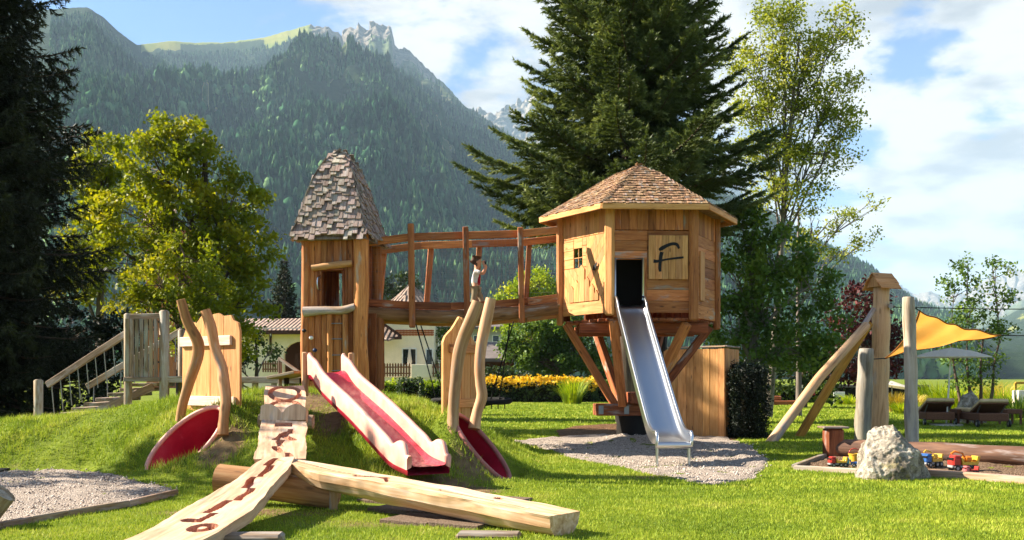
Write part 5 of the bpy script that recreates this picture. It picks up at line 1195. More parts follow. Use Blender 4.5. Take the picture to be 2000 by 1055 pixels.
# hotel wing left of the tower
D = 58; hw_ = thing('hotel_wing', 'cream rendered hotel wing with tiled eaves and arched opening left of the tower', 'house', P(555, 740, D))
def pbox(mb, X0, X1, Y0, Y1, d, dep, **k): p0, p1 = P(X0, Y1, d), P(X1, Y0, d); mb.box(((p0.x + p1.x) / 2, d + dep / 2, (p0.z + p1.z) / 2), (p1.x - p0.x, dep, p1.z - p0.z), None, .01, **k)
b = MB(401); ax, az_, ar = 592, 704, 38; pz = P(500, 760, D); ol = [(P(440, 0, D).x, -.1)] + [(P(ax - ar, 0, D).x, -.1)]
for i in range(9): an = math.pi * (1 - i / 8); ol.append((P(ax + ar * math.cos(an), 0, D).x, P(0, az_ - 26 * math.sin(an) - 12, D).z))
ol += [(P(ax + ar, 0, D).x, -.1), (P(660, 0, D).x, -.1), (P(660, 0, D).x, P(0, 640, D).z), (P(440, 0, D).x, P(0, 640, D).z)]
b.prism(ol, .4, (0, D + .4, 0), (1, 0, 0), (0, 0, 1)); b.build('wall', m_cream, hw_)
b = MB(402); pbox(b, 440, 660, 655, 760, D + 1.6, .2); b.build('back_wall', m_brn, hw_)
b = MB(403); roof_tiles(b, [P(430, 648, D - .9), P(665, 648, D - .9), P(665, 622, D + 3.5), P(430, 622, D + 3.5)], (0, 4, 1)); b.build('roof', m_tile, hw_)
b = MB(404); pbox(b, 430, 665, 645, 653, D - .95, .12); b.build('eaves_board', m_brn, hw_)
b = MB(405); pbox(b, 526, 530, 652, 690, D - .1, .12); b.build('timber_post', m_brn, hw_)
b = MB(406); pbox(b, 575, 582, 690, 745, D + .2, .12); b.build('timber_post', m_brn, hw_)
def railing(label, X0, X1, Y0, Y1, d, mat, n_):
    o = thing('picket_fence', label, 'fence', P((X0 + X1) / 2, Y1, d)); 
    for i in range(n_):
        X = X0 + (X1 - X0) * (i + .5) / n_; b = MB(500 + i); p0 = P(X, Y1, d); h = P(X, Y0, d).z - p0.z; w_ = (X1 - X0) / n_ * d / F * .62
        b.prism([(-w_ / 2, 0), (w_ / 2, 0), (w_ / 2, h * .92), (0, h), (-w_ / 2, h * .92)], .04, p0, (1, 0, 0), (0, 0, 1)); b.build('picket', mat, o)
    for yy in (.3, .75): b = MB(520); b.beam(P(X0, Y0 + (Y1 - Y0) * yy, d + .04), P(X1, Y0 + (Y1 - Y0) * yy, d + .04), .04, .07); b.build('fence_rail', mat, o)
m_fence = plain('fence_brown', '#7a5236', .8)
railing('brown balcony railing under the shrub left of the arched opening', 512, 545, 704, 727, D - .6, m_fence, 7)
# tower house
D = 56; th_ = thing('tower_house', 'cream round-towered house with conical tiled roof seen under the log bridge', 'house', P(793, 740, D))
cx, rA = P(797, 0, D).x, 1.62; zt = P(0, 600, D).z
b = MB(410); b.tube([Vector((cx, D + 2.2, 2)), Vector((cx, D + 2.2, zt))], [1.5] * 2, 24); b.build('round_wall', m_cream, th_)
b = MB(411)
zb0, zb1, za = P(0, 604, D).z, P(0, 575, D).z, P(0, 548, D).z; NS = 10
for k in range(NS):
    a0, a1 = 2 * math.pi * k / NS, 2 * math.pi * (k + 1) / NS; q = lambda a, r_, z: Vector((cx + math.cos(a) * r_, D + 1.6 + math.sin(a) * r_, z)); am = (a0 + a1) / 2
    roof_tiles(b, [q(a0, 2.15, zb0 - .12), q(a1, 2.15, zb0 - .12), q(a1, .9, zb1), q(a0, .9, zb1)], (q(am, .9, zb1) - q(am, 2.15, zb0)), .06)
    roof_tiles(b, [q(a0, .9, zb1), q(a1, .9, zb1), q(am, .02, za)], (q(am, .02, za) - q(am, .9, zb1)), .05)
b.build('conical_roof', m_tile, th_)
b = MB(412); b.tube([(cx, D + 1.6, za - .1), (cx, D + 1.6, za + .2), (cx, D + 1.6, za + .26), (cx, D + 1.6, za + .34), (cx, D + 1.6, za + .7)], [.07, .05, .1, .03, .01], 8); b.build('finial', m_brn, th_)
b = MB(413); pbox(b, 700, 848, 596, 760, D + .4, 2.2); b.build('wall', m_cream, th_)
b = MB(414); p0, p1 = P(772, 656, D + .36), P(847, 644, D + .36)
for i in range(26):
    for j in range(3):
        x = p0.x + (p1.x - p0.x) * (i + .5) / 26; z = p0.z + (p1.z - p0.z) * (j + .5) / 3; b.box((x, D + .385, z), (.085, .02, .10), Matrix.Rotation(.78, 3, 'Y'), .002)
b.build('ornament_band', plain('terracotta_paint', '#b5622f', .8), th_)
b = MB(415); roof_tiles(b, [P(690, 650, D - 1.2), P(758, 664, D - 1.2), P(782, 656, D - .2), P(745, 630, D + .4), P(690, 618, D + .4)][::1], (.2, 2, 1)); b.build('side_roof', m_tile, th_)
b = MB(416); b.beam(P(745, 630, D - .2), P(784, 657, D - .3), .12, .14); b.beam(P(738, 662, D - 1.2), P(784, 660, D - .4), .1, .16); b.build('verge_board', m_brn, th_)
window(th_, 786, 813, 681, 714, D + .4, 1); window(th_, 832, 845, 682, 714, D + .4, 0)
gw = thing('garden_wall', 'low cream garden wall with pier in front of the tower house', 'wall', P(790, 745, 54))
b = MB(420); pbox(b, 700, 870, 736, 775, 54, .3); b.build('wall_base', m_cream, gw); b = MB(421); pbox(b, 803, 843, 712, 738, 53.95, .4); b.build('pier', m_cream, gw)
railing('brown picket fence on the cream wall left of the pier', 738, 802, 709, 736, 53.9, m_fence, 12)
railing('brown picket fence on the cream wall right of the pier', 844, 872, 709, 736, 53.9, m_fence, 6)
m_cloth, n = newmat('white_canvas'); n.N('ShaderNodeOutputMaterial', {0: n.N('ShaderNodeMixShader', {0: .5, 1: n.N('ShaderNodeBsdfDiffuse', {0: lin('#ece4d8')}).outputs[0], 2: n.N('ShaderNodeBsdfTranslucent', {0: lin('#ece0cc')}).outputs[0]}).outputs[0]})
for X, lb in ((745, 'closed white parasol left, above the picket fence'), (800, 'closed white parasol in front of the cream house window')):
    b = MB(430); p = P(X, 738, 55.2); b.tube([p, p + Vector((0, 0, .45)), p + Vector((0, 0, .9)), p + Vector((0, 0, 1.6)), p + Vector((0, 0, 1.72))], [.03, .03, .14, .05, .01], 10, bump=.1); tag(b.build('closed_parasol', m_cloth), lb, 'parasol')
# chalets further back
def chalet(label, X0, X1, Yr, Ye, Yb, d, wall_, roof_, wins, ridge=.5):
    o = thing('chalet', label, 'house', P((X0 + X1) / 2, 740, d)); b = MB(440); pbox(b, X0 + 6, X1 - 6, Ye - 2, 760, d, 7); b.build('wall', wall_, o)
    b = MB(441); roof_tiles(b, [P(X0, Ye, d - .9), P(X1, Ye, d - .9), P(X1, Yr, d + 3.5), P(X0, Yr, d + 3.5)], (0, 4, 1), .2); roof_tiles(b, [P(X0, Yr, d + 3.5), P(X1, Yr, d + 3.5), P(X1, Ye, d + 8), P(X0, Ye, d + 8)], (0, 4, -1), .2); b.build('roof', roof_, o)
    for (a, c_, e, f_) in wins: window(o, a, c_, e, f_, d, 0)
chalet('pale grey chalet with low dark roof behind the right board portal', 850, 1000, 622, 638, 700, 78, m_grey, m_slate, [(962, 975, 655, 668), (880, 892, 655, 668), (925, 937, 655, 668)])
chalet('low grey-roofed outbuilding beside the green tree under the bridge', 938, 1010, 668, 700, 740, 62, m_brn, m_slate, [])
chalet('brown-roofed chalet glimpsed through the big maple crown', 280, 345, 408, 436, 500, 120, plain('orange_render', '#a8653a', .9), m_tile, [])
for X, lb, d in ((1020, 'distant white parasol behind the flower hedge, left one', 60), (1082, 'distant white parasol behind the flower hedge, right one', 58)):
    o = thing('garden_parasol', lb, 'parasol', P(X, 760, d), 'distant white parasols'); b = MB(450); c_ = P(X, 736, d); vs = [c_]; K = 8
    for k in range(K): an = k * 2 * math.pi / K; vs.append(c_ + Vector((math.cos(an) * .95, math.sin(an) * .95, -.25)))
    b.add(vs, [(0, k + 1, (k + 1) % K + 1) for k in range(K)] + [tuple(range(K, 0, -1))], [tuple(v) for v in vs]); b.build('canopy', m_cloth, o)
    b = MB(451); b.tube([Vector((c_.x, d, 0)), c_ - Vector((0, 0, .05))], .03, 6); b.build('pole', m_metal, o)
# ================================================================== right side: log post, shade sail, sandbox
def simple(o, label, cat, group=None): return tag(o, label, cat, group)
def vlog(name, label, X0, Y0, X1, Y1, d, r_, mat, seed, taper=.93, wob=.02, cat='post', parent=None, z0=None):
    """upright log from image point (X1,Y1) at the bottom to (X0,Y0) at the top, at distance d"""
    p1, p0 = P(X0, Y0, d), P(X1, Y1, d); p0.z = -.2 if z0 is None else z0; rr = random.Random(seed); pts = []
    for i in range(5): t = i / 4; pts.append(p0.lerp(p1, t) + Vector((rr.uniform(-wob, wob), rr.uniform(-wob, wob), 0)))
    pp = curve(pts, 4); b = MB(seed); b.tube(pp + [pp[-1] + Vector((0, 0, .015))], [r_ * (1 + (taper - 1) * i / (len(pp) - 1)) * (1 + .05 * math.sin(i * 1.3 + seed)) for i in range(len(pp))] + [r_ * taper * .85], 16, bump=.05)
    o = b.build(name, mat, parent)
    if label: tag(o, label, cat)
    return o
m_gpost = wood('grey_cracked_post', '#b8ab97', '#6d5f4e', '#9d8f7b', knots=.3, grey=.6, k=.6)
m_ppost = wood('pale_robinia', '#d8cbb2', '#8f7a5f', '#c2b196', knots=.6, grey=.3, k=.5)
m_plog = wood('pale_peeled_log', '#dcb78a', '#a17a50', '#cda578', knots=.5, grey=.15, k=.6)
zp = thing('log_mast', 'thick peeled log post topped with a little gabled board roof', 'post', G(1716, 848))
vlog('post', None, 1722, 563, 1714, 850, 21.6, .20, m_plog, 601, .88, .02, parent=zp)
c_ = P(1722, 566, 21.6); rx_ = Vector((.93, .36, 0)).normalized(); ry_ = Vector((.36, -.93, 0)).normalized()
for sg in (-1, 1):
    b = MB(602 + sg); o_ = c_ + Vector((0, 0, .34)); dn = (ry_ * sg * .30 + Vector((0, 0, -.33))).normalized()
    for j in range(3):
        q0 = o_ + dn * (.02 + j * .14) + Vector((0, 0, .02 * (2 - j) * .5)); wd_ = .27 + .02 * (j % 2); b.beam(q0 - rx_ * wd_ + dn * .07, q0 + rx_ * wd_ + dn * .07, .17, .026, up=(ry_ * sg + Vector((0, 0, .9))))
    b.build('roof_board', m_pale, zp)
for e in (-.21, .21):
    b = MB(604); b.prism([(-.2, 0), (.2, 0), (0, .25)], .03, c_ + rx_ * e + Vector((0, 0, .05)), ry_, (0, 0, 1)); b.build('gable', m_pale, zp)
b = MB(605); b.tube([P(1740, 598, 21.5), P(1740, 598, 21.2)], .05, 10); b.build('eye_bolt', m_metal, zp)
lp1 = P(1505, 842, 19.2); lp1.z = 0
b = MB(606); b.tube([lp1 + Vector((-.03, 0, -.05)), P(1600, 738, 20.2), P(1692, 636, 21.2)], [.10, .10, .095], 16, bump=.02); tag(b.build('leaning_pole', m_plog), 'long pale round pole leaning up to the thick post, the one further left', 'pole')
lp2 = P(1560, 838, 21.0); lp2.z = 0
b = MB(607); b.tube([lp2 + Vector((-.02, 0, -.05)), P(1630, 738, 21.1), P(1697, 632, 21.5)], [.095, .095, .09], 16, bump=.02); tag(b.build('leaning_pole', m_yel), 'yellowish square-cut pole leaning up to the thick post, the steeper one', 'pole')
b = MB(608); b.tube([P(1684, 640, 21.2), P(1707, 604, 21.4)], .055, 10); tag(b.build('bracket_pole', m_gpost), 'short grey round strut joining the two leaning poles to the thick post', 'strut')
vlog('grey_post', 'flat weathered grey post left of the thick roofed post', 1692, 682, 1683, 862, 19.6, .165, m_gpost, 611, .85, .015)
pp_ = vlog('pale_post', 'pale knotty robinia post standing behind the boulder', 1775, 582, 1779, 878, 18.6, .125, m_ppost, 612, .88, .035)
for nm, lb, p, q_ in (('zipline_cable', 'upper black cable running from the roofed post past the pale post', P(1742, 600, 21.4), P(2150, 604, 22)), ('guy_wire', 'lower thin black wire running right from the tip of the orange sail', P(1953, 655, 20.0), P(2150, 655, 21))):
    b = MB(613); b.tube([p, p.lerp(q_, .5) + Vector((0, 0, -.02)), q_], .010, 6); tag(b.build(nm, m_rope), lb, 'cable')
# shade sail
sail = thing('shade_sail', 'orange triangular shade sail stretched beside the pale post', 'shade sail', P(1830, 700, 20))
cA, cB, cC = P(1796, 607, 18.9), P(1955, 655, 19.8), P(1728, 700, 20.6); N_ = 22; vs = []; idx = {}
for i in range(N_ + 1):
    for j in range(N_ + 1 - i):
        u, v = i / N_, j / N_; w_ = 1 - u - v; p = cA * w_ + cB * u + cC * v
        # hollow edges pull towards the middle, plus a saddle
        ctr_ = (cA + cB + cC) / 3; e = max(4 * u * w_ * (1 - 2 * v if v < .5 else 0), 4 * v * w_ * (1 - 2 * u if u < .5 else 0) , 4 * u * v * (1 - 2 * w_ if w_ < .5 else 0)); p = p.lerp(ctr_, .20 * max(0, e)); p.z -= .22 * 27 * u * v * w_ * .5 + .02 * math.sin(u * 22 + v * 9); p.y += .02 * math.sin(u * 13)
        idx[(i, j)] = len(vs); vs.append(p)
fs = []
for i in range(N_):
    for j in range(N_ - i):
        fs.append((idx[(i, j)], idx[(i + 1, j)], idx[(i, j + 1)]))
        if i + j < N_ - 1: fs.append((idx[(i + 1, j)], idx[(i + 1, j + 1)], idx[(i, j + 1)]))
m_sail, n = newmat('orange_canvas'); cc = n.mix(n.noise(n.N('ShaderNodeTexCoord').outputs['Object'], 3, 5), lin('#d8923a'), lin('#eab056'))
d1 = n.N('ShaderNodeBsdfDiffuse', {0: cc}).outputs[0]; d2 = n.N('ShaderNodeBsdfTranslucent', {0: cc}).outputs[0]; n.N('ShaderNodeOutputMaterial', {0: n.N('ShaderNodeMixShader', {0: .6, 1: d1, 2: d2}).outputs[0]})
b = MB(615); b.add(vs, fs, [tuple(v) for v in vs], .5, 0, True); b.build('canopy', m_sail, sail)
b = MB(616); ed = [vs[idx[(i, 0)]] for i in range(N_ + 1)] + [vs[idx[(N_ - j, j)]] for j in range(1, N_ + 1)] + [vs[idx[(0, N_ - j)]] for j in range(1, N_ + 1)]; b.tube(ed, .014, 6, cap=False); b.build('hem', plain('dark_orange', '#8a5216', .8), sail)
b = MB(617); b.tube([cC, P(1698, 702, 19.5)], .012, 6); b.build('rope', m_rope, sail)
b = MB(618); b.tube([cA, P(1784, 600, 18.6)], .012, 6); b.build('rope', m_rope, sail)
# zip-line seat hanging by the leaning poles
b = MB(619); c_ = P(1580, 772, 20.5); b.tube([c_ + Vector((math.cos(a) * .10, .0, math.sin(a) * .13)) for a in [k * .523 for k in range(9)]], .03, 8); tag(b.build('swing_seat', plain('red_rubber', '#b0282a', .5)), 'small curved red seat hanging beside the leaning pole', 'seat')
# sandbox
G1 = lambda X, Y, z=0.0: G(X, Y, z)
b = MB(620); pts = [G1(1632, 893), G1(1750, 898), G1(1880, 905), G1(2000, 911), G1(2120, 917)]; pts = [Vector((p.x, p.y + .14, .135 + .01 * math.sin(i))) for i, p in enumerate(pts)]
b.tube(curve(pts, 5), [.135 + .008 * math.sin(i * .9) for i in range(21)], 18, bump=.03); tag(b.build('sandbox_log', wood('brown_log', '#8f6e52', '#54402f', '#745743', knots=.5, grey=.25, k=.6)), 'long brown log bordering the back of the sandbox', 'log')
st2 = thing('wooden_stool', 'squat wooden block with a flat round-edged top at the left end of the sandbox log', 'stool', G(1632, 893))
p = G(1632, 893); b = MB(622); b.box((p.x, p.y + .12, .22), (.27, .27, .46), None, .03, 2); b.build('block', m_red, st2); b = MB(623); b.box((p.x, p.y + .12, .465), (.40, .36, .03), None, .01); b.build('top', m_old, st2)
b = MB(624); b.beam(G1(1552, 914, .02), G1(1700, 922, .02), .10, .07); tag(b.build('border_plank', m_ppost), 'pale sandbox border plank left of the boulder', 'plank')
b = MB(625); b.beam(G1(1816, 926, .03), G1(2140, 952, .03), .14, .12); tag(b.build('border_plank', wood('pinkish_plank', '#b89a80', '#7d614a', '#a08468', grey=.3)), 'pinkish sandbox border plank right of the boulder', 'plank')
b = MB(626); b.beam(G1(1552, 912, .02), G1(1610, 890, .02), .08, .07); tag(b.build('border_plank', m_old), 'short sandbox border plank running back to the wooden stool', 'plank')
# boulder
def rock(name, label, c, sx, sy, sz, seed, sub, mat, cat='boulder'):
    import bmesh
    bm = bmesh.new(); bmesh.ops.create_icosphere(bm, subdivisions=sub, radius=1); from mathutils import noise as mn
    rr = random.Random(seed); pl = [(Vector((rr.uniform(-1, 1), rr.uniform(-1, 1), rr.uniform(-.3, 1))).normalized(), rr.uniform(.68, .95)) for _ in range(16)]
    for v in bm.verts:
        p = v.co.copy(); p = Vector([math.copysign(abs(q) ** .82, q) for q in p])
        for nrm, dd in pl:
            k = p.dot(nrm) - dd
            if k > 0: p -= nrm * k * .85
        q_ = p * 2.2 + Vector((seed, 0, 0)); f_ = (mn.noise(q_) * .10 + abs(mn.noise(q_ * 2.3)) * -.10 + mn.noise(q_ * 5) * .035 + abs(mn.noise(q_ * 11)) * -.035 + mn.noise(q_ * 23) * .012)
        p *= 1 + f_; tz = max(0, p.z); wq = 1 - .20 * max(0, tz) ** 1.6
        v.co = Vector(((p.x * wq - .12 * tz) * sx, p.y * wq * sy, p.z * sz)) + Vector(c)
    me = bpy.data.meshes.new(name); bm.to_mesh(me); bm.free(); me.polygons.foreach_set('use_smooth', [True] * len(me.polygons)); o = link(name, me, None, None, [mat]); return tag(o, label, cat)
m_rock, n = newmat('boulder_stone'); p_ = n.N('ShaderNodeTexCoord').outputs['Object']
a_ = n.noise(p_, 4.5, 9, .7, .4); c = n.ramp(a_, [(.32, lin('#4a4338')), (.46, lin('#8a7f6f')), (.56, lin('#b0a695')), (.7, lin('#dcd5c6'))])
c = n.mix(n.maprange(n.noise(p_, 3.1, 6, .7), .56, .64, 0, .55), c, lin('#8f8240')); c = n.mix(n.maprange(n.noise(n.vmap(p_, (1, 1, 2)), 22, 5, .7), .55, .63, 0, .7), c, lin('#3a362f'))
finish(n, c, .9, .2, 0, n.math('ADD', n.noise(p_, 12, 10, .75), n.math('MULTIPLY', n.N('ShaderNodeTexVoronoi', {'Vector': p_, 'Scale': 14.0}).outputs['Distance'], .5)), 1.0, .05)
rock('boulder', 'big craggy grey boulder at the front edge of the sandbox', (P(1757, 900, 12.2).x, 12.4, .13), .47, .42, .52, 3, 6, m_rock)
rock('boulder', 'smooth brown-grey boulder between the two loungers', (P(1897, 800, 27.5).x, 27.5, .2), .42, .35, .75, 8, 4, m_rock)
# toys
mt = {k: plain('toy_' + k, c_, .35, .5, 0, .06) for k, c_ in dict(red='#b0322a', yellow='#d6a832', blue='#2c5a98', green='#2f8a5c', cyan='#4fa3b8', pink='#d06a6a', grey='#9a9a9a', black='#141414', orange='#dc7a1e').items()}
def wheel(parent, c, r_, w_, ax=(0, 1, 0), rim=None):
    b = MB(630); c = Vector(c); a = Vector(ax) * w_ / 2; b.tube([c - a, c - a * .9, c + a * .9, c + a], [r_ * .85, r_, r_, r_ * .85], 14); o = b.build('wheel', mt['black'], parent)
    b = MB(631); b.tube([c - a * 1.05, c + a * 1.05], r_ * .45, 10); b.build('rim', rim or mt['grey'], o)
def toy_truck(label, X, Y, yaw, L, cab, bed, top=None, kind='toy_truck'):
    c = G(X, Y, .02); o = thing(kind, label, 'toy', c); f_ = Vector((math.cos(yaw), math.sin(yaw), 0)); s_ = Vector((-f_.y, f_.x, 0)); M = Matrix((f_, s_, (0, 0, 1))).transposed(); up = lambda a, b_, z: c + f_ * a * L + s_ * b_ * L + Vector((0, 0, z * L))
    b = MB(640); b.box(up(0, 0, .16), (L * .95, L * .34, L * .08), M, .008); b.build('chassis', mt['grey'], o)
    b = MB(641); b.box(up(-.30, 0, .33), (L * .32, L * .42, L * .30), M, .02); b.box(up(-.27, 0, .50), (L * .24, L * .38, L * .10), M, .02); cb = b.build('cab', cab, o)
    b = MB(642); b.box(up(-.31, 0, .42), (L * .325, L * .36, L * .10), M, .006); b.build('window', mt['black'], cb)
    b = MB(643); ol = [(-.10, .22), (.46, .22), (.54, .52), (.44, .52), (.40, .30), (-.04, .30), (-.06, .46), (-.14, .46)]
    b.prism([(u * L, v * L) for u, v in ol], .38 * L, c - s_ * -.19 * L, f_, (0, 0, 1)); b.box(up(.18, 0, .30), (L * .5, L * .34, L * .05), M, .005); b.build('bed', bed, o)
    if top:
        b = MB(644); b.tube([up(.1, 0, .35), up(.0, 0, .62), up(-.3, 0, .68), up(-.42, 0, .60)], .035 * L, 8); b.box(up(.16, 0, .42), (L * .26, L * .3, L * .2), M, .02); b.build('boom', top, o)
    for a in (-.30, .12, .36):
        for s2 in (-.2, .2): wheel(o, up(a, s2, .11), .115 * L, .08 * L, s_)
    return o
toy_truck('red and yellow toy dump truck left in the sandbox, leftmost toy', 1635, 912, .15, .26, mt['red'], mt['yellow'])
toy_truck('blue toy truck beside the red and yellow one', 1664, 912, -.3, .22, mt['cyan'], mt['blue'])
toy_truck('large red toy fire truck with yellow boom and blue top right of the boulder', 1880, 920, .1, .38, mt['red'], mt['yellow'], mt['orange'])
toy_truck('small pink toy car in front of the toy fire truck', 1895, 927, .2, .20, mt['pink'], mt['red'], None, 'toy_car')
toy_truck('blue and yellow toy digger half hidden behind the right side of the boulder', 1818, 912, .5, .34, mt['blue'], mt['yellow'], mt['yellow'], 'toy_digger')
def bucket(label, X, Y, r_, h, mat, rimm):
    c = G(X, Y, .02); o = thing('toy_bucket', label, 'bucket', c); b = MB(650); V2 = lambda z: c + Vector((0, 0, z))
    b.tube([V2(0), V2(h)], [r_ * .78, r_], 16, cap=False); b.tube([V2(.004), V2(.006)], [r_ * .77] * 2, 16); b.tube([V2(h - .015), V2(h)], [r_ * 1.08, r_ * 1.1], 16, cap=False); b.build('pail', mat, o)
    b = MB(651); b.tube([c + Vector((r_ * math.cos(a), 0, h + r_ * .9 * math.sin(a))) for a in [k * math.pi / 10 for k in range(11)]], .006, 6); b.build('handle', rimm, o)
    b = MB(652); b.tube([V2(h * .7), V2(h * .95)], [r_ * .85, r_ * .88], 14); b.build('sand_fill', m_soil, o)
bucket('yellow toy bucket standing by the sandbox log', 1669, 908, .08, .16, mt['yellow'], mt['red'])
bucket('green toy bucket with red handle peeping out left of the boulder', 1688, 906, .075, .15, mt['green'], mt['red'])

# ------------------------------------------------------------------ parasol, loungers, small things on the far lawn
um = thing('garden_parasol', 'open white parasol on a pale pole above the wicker loungers', 'parasol', G(1848, 832)); g0 = Vector(um.location)
c_ = P(1858, 679, g0.y); K = 8; vs = [c_]; 
for R_, dz in ((.5, -.09), (.97, -.24)):
    for k in range(K): an = (k + .3) * 2 * math.pi / K; vs.append(c_ + Vector((math.cos(an) * R_, math.sin(an) * R_, dz)))
fs = [(0, k + 1, (k + 1) % K + 1) for k in range(K)] + [(k + 1, K + k + 1, K + (k + 1) % K + 1, (k + 1) % K + 1) for k in range(K)]
b = MB(660); n0 = len(vs); vs += [v - Vector((0, 0, .02)) for v in vs]; fs += [tuple(n0 + i for i in f)[::-1] for f in fs] + [(K + 1 + k, n0 + K + 1 + k, n0 + K + 1 + (k + 1) % K, K + 1 + (k + 1) % K) for k in range(K)]
b.add(vs, fs, [tuple(v) for v in vs]); b.build('canopy', m_cloth, um)
b = MB(661); b.tube([Vector((g0.x, g0.y, 0)), c_ + Vector((0, 0, -.03))], .022, 8); b.build('pole', m_fr, um)
for k in range(K): b = MB(662); an = (k + .3) * 2 * math.pi / K; b.tube([c_ + Vector((0, 0, -.05)), c_ + Vector((math.cos(an) * .95, math.sin(an) * .95, -.25))], .009, 5); b.build('rib', m_fr, um)
b = MB(663); b.tube([Vector((g0.x, g0.y, 0)), Vector((g0.x, g0.y, .05))], [.42, .40], 20); b.build('base_plate', m_cloth, um)
m_wick = plain('wicker', '#6e4a36', .8, .2, 0, .25, 40, .5); m_cush = plain('beige_cushion', '#cdb388', .9, .1)
def lounger(label, X, Y, yaw, group):
    c = G(X, Y); o = thing('sun_lounger', label, 'sun lounger', c, group); f_ = Vector((math.sin(yaw), math.cos(yaw), 0)); s_ = Vector((f_.y, -f_.x, 0)); M = Matrix((s_, f_, (0, 0, 1))).transposed(); q = lambda a, l, z: c + s_ * a + f_ * l + Vector((0, 0, z))
    b = MB(670); b.box(q(0, 1.0, .26), (.72, 1.9, .20), M, .02); b.build('frame', m_wick, o)
    b = MB(671); x_ = Vector((0, 0, 0)); b.beam(q(0, .75, .36), q(0, .04, .62), .70, .05, up=(0, 0, 1)); b.build('backrest', m_wick, o)
    b = MB(672); b.beam(q(0, .75, .42), q(0, .02, .69), .68, .09, ch=.03); b.beam(q(0, .8, .41), q(0, 1.9, .41), .68, .09, ch=.03); b.build('cushion', m_cush, o)
    for a in (-.3, .3): b = MB(673); b.tube([q(a, .1, .58), q(a * .95, .45, .3)], .015, 6); b.build('support_arm', m_metal, o)
    for a in (-.38, .38): wheel(o, q(a, .1, .10), .10, .05, s_)
    for a in (-.32, .32): b = MB(674); b.box(q(a, 1.8, .09), (.05, .05, .2), M, .004); b.build('leg', m_wick, o)
lounger('left wicker lounger with beige cushion behind the parasol base', 1838, 833, .12, 'wicker loungers')
lounger('right wicker lounger with beige cushion at the edge of the lawn', 1943, 836, .1, 'wicker loungers')
for X, Y, lb, w_ in ((1891, 830, 'wicker side table between the two loungers', .52), (1984, 830, 'low wicker side table right of the right lounger', .42)):
    c = G(X, Y + 1); o = thing('side_table', lb, 'table', c); b = MB(680); b.box(c + Vector((0, .3, .36)), (w_, .5, .12), None, .01); b.build('table_top', m_wick, o)
    for a in (-1, 1):
        for e in (.08, .52): b = MB(681); b.box(c + Vector((a * (w_ / 2 - .04), e, .15)), (.05, .05, .31), None, .005); b.build('leg', m_wick, o)
b = MB(682); c = P(1639, 780, 48); b.box(c + Vector((0, 0, .05)), (.55, .04, .62), None, .01); b.box(c + Vector((-.2, .03, -.5)), (.05, .05, .7)); b.box(c + Vector((.2, .03, -.5)), (.05, .05, .7)); tag(b.build('notice_board', m_fr), 'small white board standing on the far lawn edge left of the grey post', 'sign board')
gf = thing('goal', 'yellow timber goal frame at the far right edge', 'frame', G(1984, 800)); 
for p, q_ in (((1983, 748), (1983, 800)), ((1983, 748), (2040, 748)), ((2040, 748), (2040, 800))): b = MB(683); b.beam(P(*p, 36), P(*q_, 36), .08, .08); b.build('bar', m_yel, gf)
b = MB(684); b.box(P(1995, 778, 31) + Vector((0, 0, -.3)), (.4, .4, 1.1), None, .02); tag(b.build('stone_pillar', m_cream), 'pale square pillar cut by the right edge of the photo', 'pillar')
o = thing('garden_parasol', 'distant tilted cream parasol between thick post and pale post', 'parasol', P(1735, 770, 50)); c_ = P(1742, 744, 50); vs = [c_]
for k in range(8): an = k * math.pi / 4; vs.append(c_ + Vector((math.cos(an) * 1.3, math.sin(an) * 1.3, -.28 - .22 * math.cos(an))))
b = MB(685); b.add(vs, [(0, k + 1, (k + 1) % 8 + 1) for k in range(8)] + [tuple(range(8, 0, -1))], [tuple(v) for v in vs]); b.build('canopy', m_cloth, o); b = MB(686); b.tube([Vector((c_.x, 50, 0)), c_], .03, 6); b.build('pole', m_metal, o)
sh_ = thing('log_shelter', 'dark low shelter at the back of the lawn behind the leaning poles', 'shelter', P(1700, 770, 60))
b = MB(687); pbox(b, 1640, 1810, 757, 783, 60, 1.5); b.build('wall', m_dark, sh_); b = MB(688); pbox(b, 1635, 1815, 752, 757, 59.5, 2.5); b.build('roof', m_slate, sh_)
b = MB(689); b.box(P(1535, 789, 45) + Vector((0, 0, 0)), (1.4, .4, .30), None, .03); b.box(P(1515, 783, 45) + Vector((0, .1, .12)), (.5, .3, .2), None, .03); tag(b.build('timber_bench', m_red), 'low reddish timber bench at the back of the lawn right of the thuja', 'bench')
# ------------------------------------------------------------------ shed
sd_ = thing('board_shed', 'open-topped enclosure of vertical larch boards behind the struts of the tree house', 'shed', G(1410, 857))
fr, fl, rr_ = Vector(G(1416, 856)), P(1296, 845, 21.6), P(1442, 852, 21.6); fl.z = 0; rr_.z = 0
def bwall(p0, p1, h, mat, seed, nm='wall'):
    b = MB(seed); L = (p1 - p0).length; t_ = (p1 - p0).normalized(); n_ = Vector((t_.y, -t_.x, 0)); M = Matrix((t_, -n_, (0, 0, 1))).transposed(); s_ = 0
    while s_ < L - .01: w_ = min(b.rng.uniform(.14, .22), L - s_); b.box(p0 + t_ * (s_ + w_ / 2) + n_ * b.rng.uniform(-.004, .004) + Vector((0, 0, h / 2 - .03)), (w_ - .005, .03, h + .06), M, .005, 2); s_ += w_
    b.build(nm, mat, sd_)
bwall(fl, fr, 1.86, m_pale, 690); bwall(fr, rr_, 1.86, m_pale, 691)
b = MB(692); b.beam(fl + Vector((0, 0, 1.9)), fr + Vector((.02, -.02, 1.9)), .09, .035); b.build('cap', m_old, sd_); b = MB(693); b.beam(fr + Vector((0, -.02, 1.905)), rr_ + Vector((0, 0, 1.905)), .09, .035); b.build('cap', m_old, sd_)
